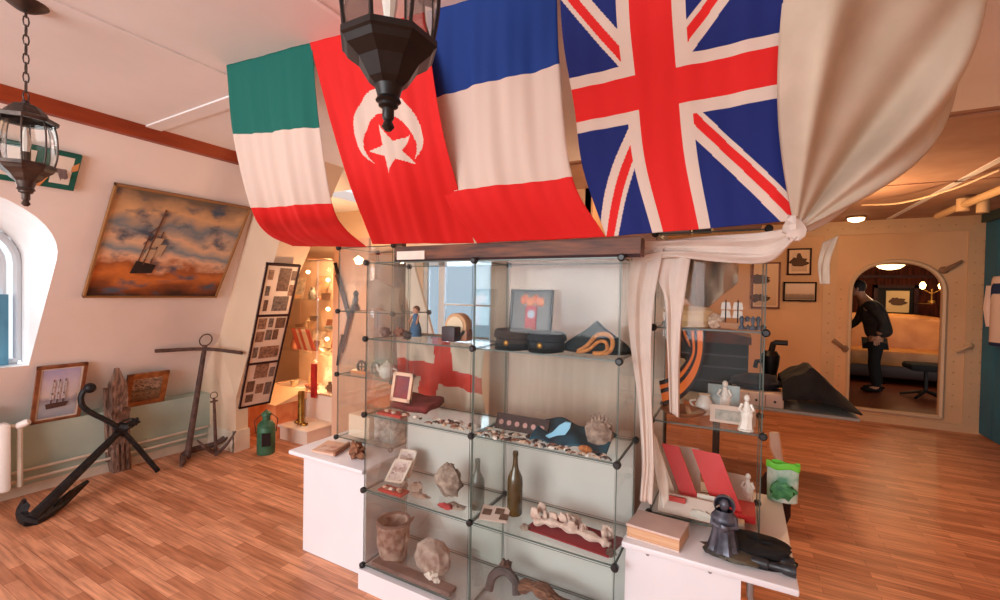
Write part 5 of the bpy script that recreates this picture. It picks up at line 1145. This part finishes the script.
# striped shirt hanging at right edge
t = thing('striped_shirt', aX(998,330,2.4), 'white and blue striped garment hanging on the blue boards', 'clothing')
def shf(u, v): a = aX(993,250,2.42); return Vector((2.42-.02*math.sin(u*9), lerp(6.93,6.4,u), lerp(1.85,1.1,v)-.25*(1-min(1,4*u*(1-u)+.4))*(1-v)))
m = MB(); m.grid(shf, 20, 20, mfn=lambda u, v: 1 if .08 < v < .24 or v > .93 else 0); m.build('body', [mat('shirt_white',(226,206,198),.9), mat('shirt_navy',(30,50,96),.9)], t, True, solid=.02)
m = MB(); m.tube([(2.42,6.92,1.75),(2.41,6.96,1.5),(2.42,6.94,1.3)],[.05,.045,.035],8); m.build('sleeve', mat('shirt_white',(226,206,198),.9), t, True)
# ceiling beam pipes and cable at right
pp = thing('ceiling_pipe', (2.2,7.1,2.5), 'cream painted pipe with elbow under the ceiling at right', 'pipe')
MB().tube([aZ(938,216,2.5), aZ(968,203,2.5), aZ(1010,186,2.5)], .035, 10).build('pipe', mat('pipe_cream',(222,186,140),.5), pp, True)
m = MB(); a = aZ(963,205,2.5); m.lathe(a+Vector((0,0,-.06)),[(.05,0),(.05,.12)],12); a = aZ(983,203,2.5); m.lathe(a+Vector((0,0,-.09)),[(.045,0),(.045,.17)],12); m.build('fitting', mat('pipe_cream',(222,186,140),.5), pp, True)
tag(MB().tube(curve([aZ(862,205,2.56),aZ(900,203,2.5),aZ(950,190,2.5),aZ(1000,170,2.55)],20), .008, 6).build('ceiling_cable', mat('cable_cream',(226,196,160),.5), smooth=True), 'pale cable sagging below the far ceiling', 'cable')
a = aZ(856,219,2.57); t = thing('ceiling_light', a, 'small bright ceiling light beside the edge of the draped canvas', 'lamp')
MB().lathe(a+Vector((0,0,-.04)),[(.03,0),(.08,.02),(.09,.05)],16).build('diffuser', mat('lamp_glow',(255,226,180),.3,emit=(255,216,160),es=5), t, True)
MB().lathe(a+Vector((0,0,.008)),[(.1,0),(.1,.022)],16).build('ring', BRASS, t, True)

# ------------------------------------------------------------------ WARM LIT CASES at the back left
CASEW = mat('case_white',(236,214,196),.5)
q = Vector((-4.0,2.95,0))
c0 = aZ(307,433,.13); t = thing('low_plinth', (c0.x-.2,c0.y+.2,0), 'low white plinth with brass shell case in front of warm case', 'plinth')
MB().box((c0.x-.42,c0.y,0),(c0.x,c0.y+.32,.13)).build('body', CASEW, t)
MB().bbox((c0.x-.44,c0.y-.02,.13),(c0.x+.02,c0.y+.34,.15),.004).build('top', CASEW, t, True)
q = aZ(301,424,.152); t = thing('shell_case', q, 'tall brass shell case standing on the low plinth', 'shell case')
MB().lathe(q,[(.035,0),(.037,.01),(.034,.015),(.033,.34),(.034,.345),(.03,.345),(.03,.3)],20).build('cylinder', BRASS, t, True)
for i, (dx, dy, lb) in enumerate(((-.07,.02,'dark brass fragment left of shell case'),(.06,-.01,'brass ring right of the shell case'))):
    m = MB(); m.tube([q+Vector((dx+.035*math.cos(a), dy+.03*math.sin(a), .012+.006*math.sin(3*a))) for a in [2*PI*k/14 for k in range(15)]], .011, 6, cap=False)
    tag(m.build('brass_ring', BRASS, smooth=True), lb, 'ring')
# sloping glass table case
GO = mat('orange_lining',(236,150,96),.8,c2=(222,120,70),scale=8)
def warmcase(x0, y0, x1, y1, z0, z1, shelves, label):
    t = thing('lit_showcase', ((x0+x1)/2,(y0+y1)/2,z0), label, 'showcase')
    MB().box((x0,y0,0),(x1,y1,z0)).build('base', CASEW, t)
    for (a, b) in (((x0,y0,z0),(x1,y0+.004,z1)), ((x0,y0,z0),(x0+.004,y1,z1)), ((x1-.004,y0,z0),(x1,y1,z1))): MB().box(a, b).build('glass_pane', GLASS, t)
    for z in shelves: MB().box((x0+.005,y0+.005,z),(x1-.005,y1-.005,z+.006)).build('glass_shelf', [GLASS], t)
    m = MB()
    for (x, y) in ((x0,y0),(x1-.012,y0),(x0,y1-.012),(x1-.012,y1-.012)): m.box((x,y,z0),(x+.012,y+.012,z1))
    for z in (z0, z1-.015):
        m.box((x0,y0,z),(x1,y0+.012,z+.015)); m.box((x0,y0,z),(x0+.012,y1,z+.015)); m.box((x1-.012,y0,z),(x1,y1,z+.015))
    m.build('edge_frame', mat('case_edge',(226,176,140),.4), t); MB().box((x0,y1-.01,z0),(x1,y1,z1)).build('back_panel', mat('case_back',(232,196,164),.7,c2=(214,170,136),scale=3), t); return t
warmcase(-4.95,3.35,-3.68,3.8,.42,1.92,[.86,1.12,1.45], 'warm lit tall glass showcase behind the left cabinets')
t = thing('wall_lantern', (-3.3,3.0,1.8), 'small lit cage lantern above the photo board', 'lantern'); q = aY(281,250,2.75)
MB().lathe(q+Vector((0,0,-.05)),[(.05,0),(.055,.02),(.055,.11),(.02,.14)],8).build('glass', mat('lantern_lit',(255,220,160),.4,emit=(255,210,150),es=2.5), t, True)
m = MB()
for k in range(8): a = 2*PI*k/8; m.tube([q+Vector((.058*math.cos(a),.058*math.sin(a),-.05)), q+Vector((.058*math.cos(a),.058*math.sin(a),.07))], .005, 5)
m.lathe(q+Vector((0,0,-.085)),[(.03,0),(.065,.02),(.065,.035)],12); m.lathe(q+Vector((0,0,.07)),[(.065,0),(.065,.02),(.02,.06)],12); m.build('cage', BLK, t, True)
MB().tube([q+Vector((0,0,.1)), q+Vector((-.1,0.05,.2)), Vector((q.x-.02,q.y-.05,q.z+.3))], .008).build('bracket', BLK, t, True)
# contents of the warm case
random.seed(21)
x0, x1 = -4.7, -3.75
WCOL = [mat('warm_%s' % n_, c, .6, var=.25, scale=20) for n_, c in (('cream',(240,206,160)),('rust',(180,96,60)),('brown',(120,76,50)),('tan',(214,160,110)),('grey',(150,140,126)))]
kinds = ['cup','bowl','vase','card','book']
def witem(kind, q, s, m_):
    q = Vector(q); m = MB()
    if kind == 'cup': m.lathe(q,[(.5*s,0),(.6*s,.1*s),(.7*s,1*s),(.62*s,1*s),(.5*s,.2*s)],14)
    elif kind == 'bowl': m.lathe(q,[(.5*s,0),(.9*s,.35*s),(1.1*s,.6*s),(1.0*s,.6*s),(.5*s,.15*s)],16)
    elif kind == 'vase': m.lathe(q,[(.4*s,0),(.6*s,.5*s),(.5*s,1.1*s),(.25*s,1.4*s),(.35*s,1.7*s)],14)
    elif kind == 'card': m.obox(q,(1.4*s,0,0),(0,.4*s,1.6*s),(0,-.004,.001))
    else: m.bbox(q, q+Vector((2*s,1.3*s,.4*s)), .004)
    return m
names = {'cup':'cup','bowl':'bowl','vase':'vase','card':'postcard','book':'book'}
shl = {.428:'floor of the warm case',.868:'lower glass shelf',1.128:'middle glass shelf',1.458:'upper glass shelf'}
coln = ['cream','rust coloured','brown','tan','grey']; posn = ['far left','left','left of centre','right of centre','right','far right']
i = 0
for z in shl:
    for k in range(6):
        kd = kinds[(i*2+k) % 5]; x = lerp(x0, x1-.05, (k+.3)/6); cm = (i+k*2) % 5
        o = witem(kd, (x, 3.5+.06*(k%2), z), random.uniform(.06,.085), WCOL[cm]).build(names[kd], WCOL[cm], smooth=kd not in ('card','book'))
        tag(o, '%s %s at %s on the %s' % (coln[cm], names[kd], posn[k], shl[z]), names[kd]); i += 1
for k, (px, py, w_, h_, cm, lb) in enumerate(((300,300,.16,.26,0,'pale upright document at upper left of the lit showcase'),(322,302,.2,.28,3,'tan upright document at upper right of the lit showcase'),(296,345,.14,.16,4,'grey photo card on middle shelf of the lit showcase'),(318,350,.22,.2,0,'pale certificate on middle shelf of the lit showcase'),(335,352,.12,.18,1,'rust coloured card at right of middle showcase shelf'),(330,392,.22,.2,0,'pale document lying at lower right of the lit showcase'),(312,330,.14,.12,2,'brown card in centre of the lit showcase'))):
    q = aY(px, py, 3.72); s0 = min((s for s in shl if s <= q.z+.1), key=lambda s: abs(s-q.z), default=.428)
    tag(MB().obox((q.x-w_/2, 3.70, s0), (w_,0,0), (0,.05,h_), (0,-.004,.0)).build('document', mat('doc_%d' % cm, [(250,226,196),(190,104,66),(130,84,56),(220,170,120),(160,150,136)][cm], .7, var=.3, scale=14)), lb, 'document')
t = thing('striped_flag', (-3.5,3.4,.9), 'red and white striped pennant inside the warm lit case', 'pennant')
def pn(u, v): return Vector((lerp(-4.62,-4.32,u)+.12*v, 3.42+.01*math.sin(u*8), lerp(1.12,.88,v)))
m = MB(); m.grid(pn, 15, 6, mfn=lambda u, v: int(u*5)%2); m.build('cloth', [mat('pennant_red',(220,60,46),.8), mat('pennant_white',(240,214,190),.8)], t, True, solid=.003)
q = aY(313,364,3.3); tag(MB().bbox((q.x-.035,3.30,aY(313,398,3.3).z),(q.x+.035,3.33,q.z),.004).build('red_banner', mat('banner_red',(196,30,24),.7,c2=(150,20,18),scale=14), smooth=True), 'narrow red hanging banner in front of the warm case', 'banner')
# small glowing spot bulbs inside the case
SPB = [aY(308,272,3.6), aY(328,280,3.6), aY(328,309,3.6), aY(327,339,3.6), aY(297,388,3.6)]
for k, p in enumerate(SPB):
    o = MB().blob(p,(.022,.022,.022),0,12).build('spot_bulb', mat('spot_glow',(255,236,200),.3,emit=(255,224,176),es=14), smooth=True)
    tag(o, 'small glowing spot bulb inside the warm lit case', 'bulb', 'spot bulbs in the warm case')
# orange low case to the right
t = thing('sloping_case', (-3.0,3.0,0), 'low sloping glass case with orange lining behind brass shell case', 'showcase')
a = aZ(272,398,.40); b = aZ(356,412,.40)
MB().box((-4.9,2.98,0),(-4.25,3.32,.36)).build('base', GO, t)
MB().prism([(-4.92,2.96,.36),(-4.92,3.33,.46),(-4.92,3.33,.36)],(.69,0,0)).build('slope', mat('case_cream',(240,196,150),.5), t)
# crossed scabbards hung on a pale panel behind the left cabinet
struct(MB().box((xa(333,3.3),3.3,0),(xa(368,3.3),3.33,2.1)).build('wall_panel', mat('peach_panel',(232,190,162),.8,c2=(222,176,148),scale=2,stretch=(5,1,.5))))
Ysw = 3.27
def sword(a, b, label, w=.03):
    a, b = aY(a[0],a[1],Ysw), aY(b[0],b[1],Ysw); t = thing('scabbard', b, label, 'scabbard'); d = (b-a).normalized(); s_ = Vector((d.z,0,-d.x))*w
    m = MB(); m.prism([a-s_*.9, a+s_*.9, b+s_*.6, b+(b-a)*.03, b-s_*.6], (0,-.015,0)); m.build('sheath', mat('scabbard_grey',(78,66,74),.5,c2=(54,44,50),scale=10), t)
    m = MB(); m.lathe(a, [(.02,0),(.016,.1),(.022,.12)], 10, ax=-d); m.build('hilt', IRON, t, True)
sword((338,274), (350,318), 'upper dark scabbard hung slanting on peach panel', .035)
sword((352,310), (342,352), 'lower dark scabbard crossing the upper one', .03)
sword((341,346), (338,365), 'short dark dagger sheath below crossed scabbards', .02)

# ------------------------------------------------------------------ LIGHT
w = bpy.data.worlds.new('daylight'); sc.world = w; w.use_nodes = True
bg = w.node_tree.nodes['Background']; bg.inputs[0].default_value = (.86,.94,1,1); bg.inputs[1].default_value = .95
sc.view_settings.exposure = .36
def area(name, loc, target, sx, sy, power, c):
    l = bpy.data.lights.new(name, 'AREA'); l.shape = 'RECTANGLE'; l.size = sx; l.size_y = sy; l.energy = power; l.color = c
    o = bpy.data.objects.new(name, l); COL.objects.link(o); o.location = loc
    o.rotation_euler = (Vector(target)-Vector(loc)).to_track_quat('-Z','Y').to_euler(); return o
def point(name, loc, power, c, r=.05):
    r = .02 if r < .1 else .06
    l = bpy.data.lights.new(name, 'POINT'); l.energy = power; l.color = c; l.shadow_soft_size = r
    o = bpy.data.objects.new(name, l); COL.objects.link(o); o.location = loc; return o
area('window_daylight', (-6.2,.6,2.0), (-2,1.2,.6), 1.6, 1.3, 90, (.95,.97,1))
area('rear_daylight', (-2.9,4.8,1.6), (-2.3,2,1.0), .9, .9, 30, (.9,.95,1))
area('camera_side_fill', (-2.0,-3.3,1.7), (-2.0,2,1.1), 3.0, 1.6, 130, (.95,.97,1))  # added front fill, standing in for unseen windows behind the camera
WARM = (1,.62,.34)
point('case_lamp_upper', (-4.1,3.5,1.8), 20, WARM, .04)
point('case_lamp_panel', (-3.2,2.8,1.5), 7, WARM, .05)
point('case_lamp_lower', (-4.3,3.5,.75), 10, WARM, .04)
point('hall_lamp', (.9,5.2,2.05), 36, (1,.6,.3), .15)
point('hall_lamp_middle', (-.6,3.9,2.3), 20, (1,.62,.34), .15)
point('next_room_lamp', (lp.x-.1,lp.y-.5,lp.z-.15), 18, (1,.66,.36), .1)
point('sconce_lamp', (sp.x,9.9,sp.z), 6, (1,.6,.3), .05)
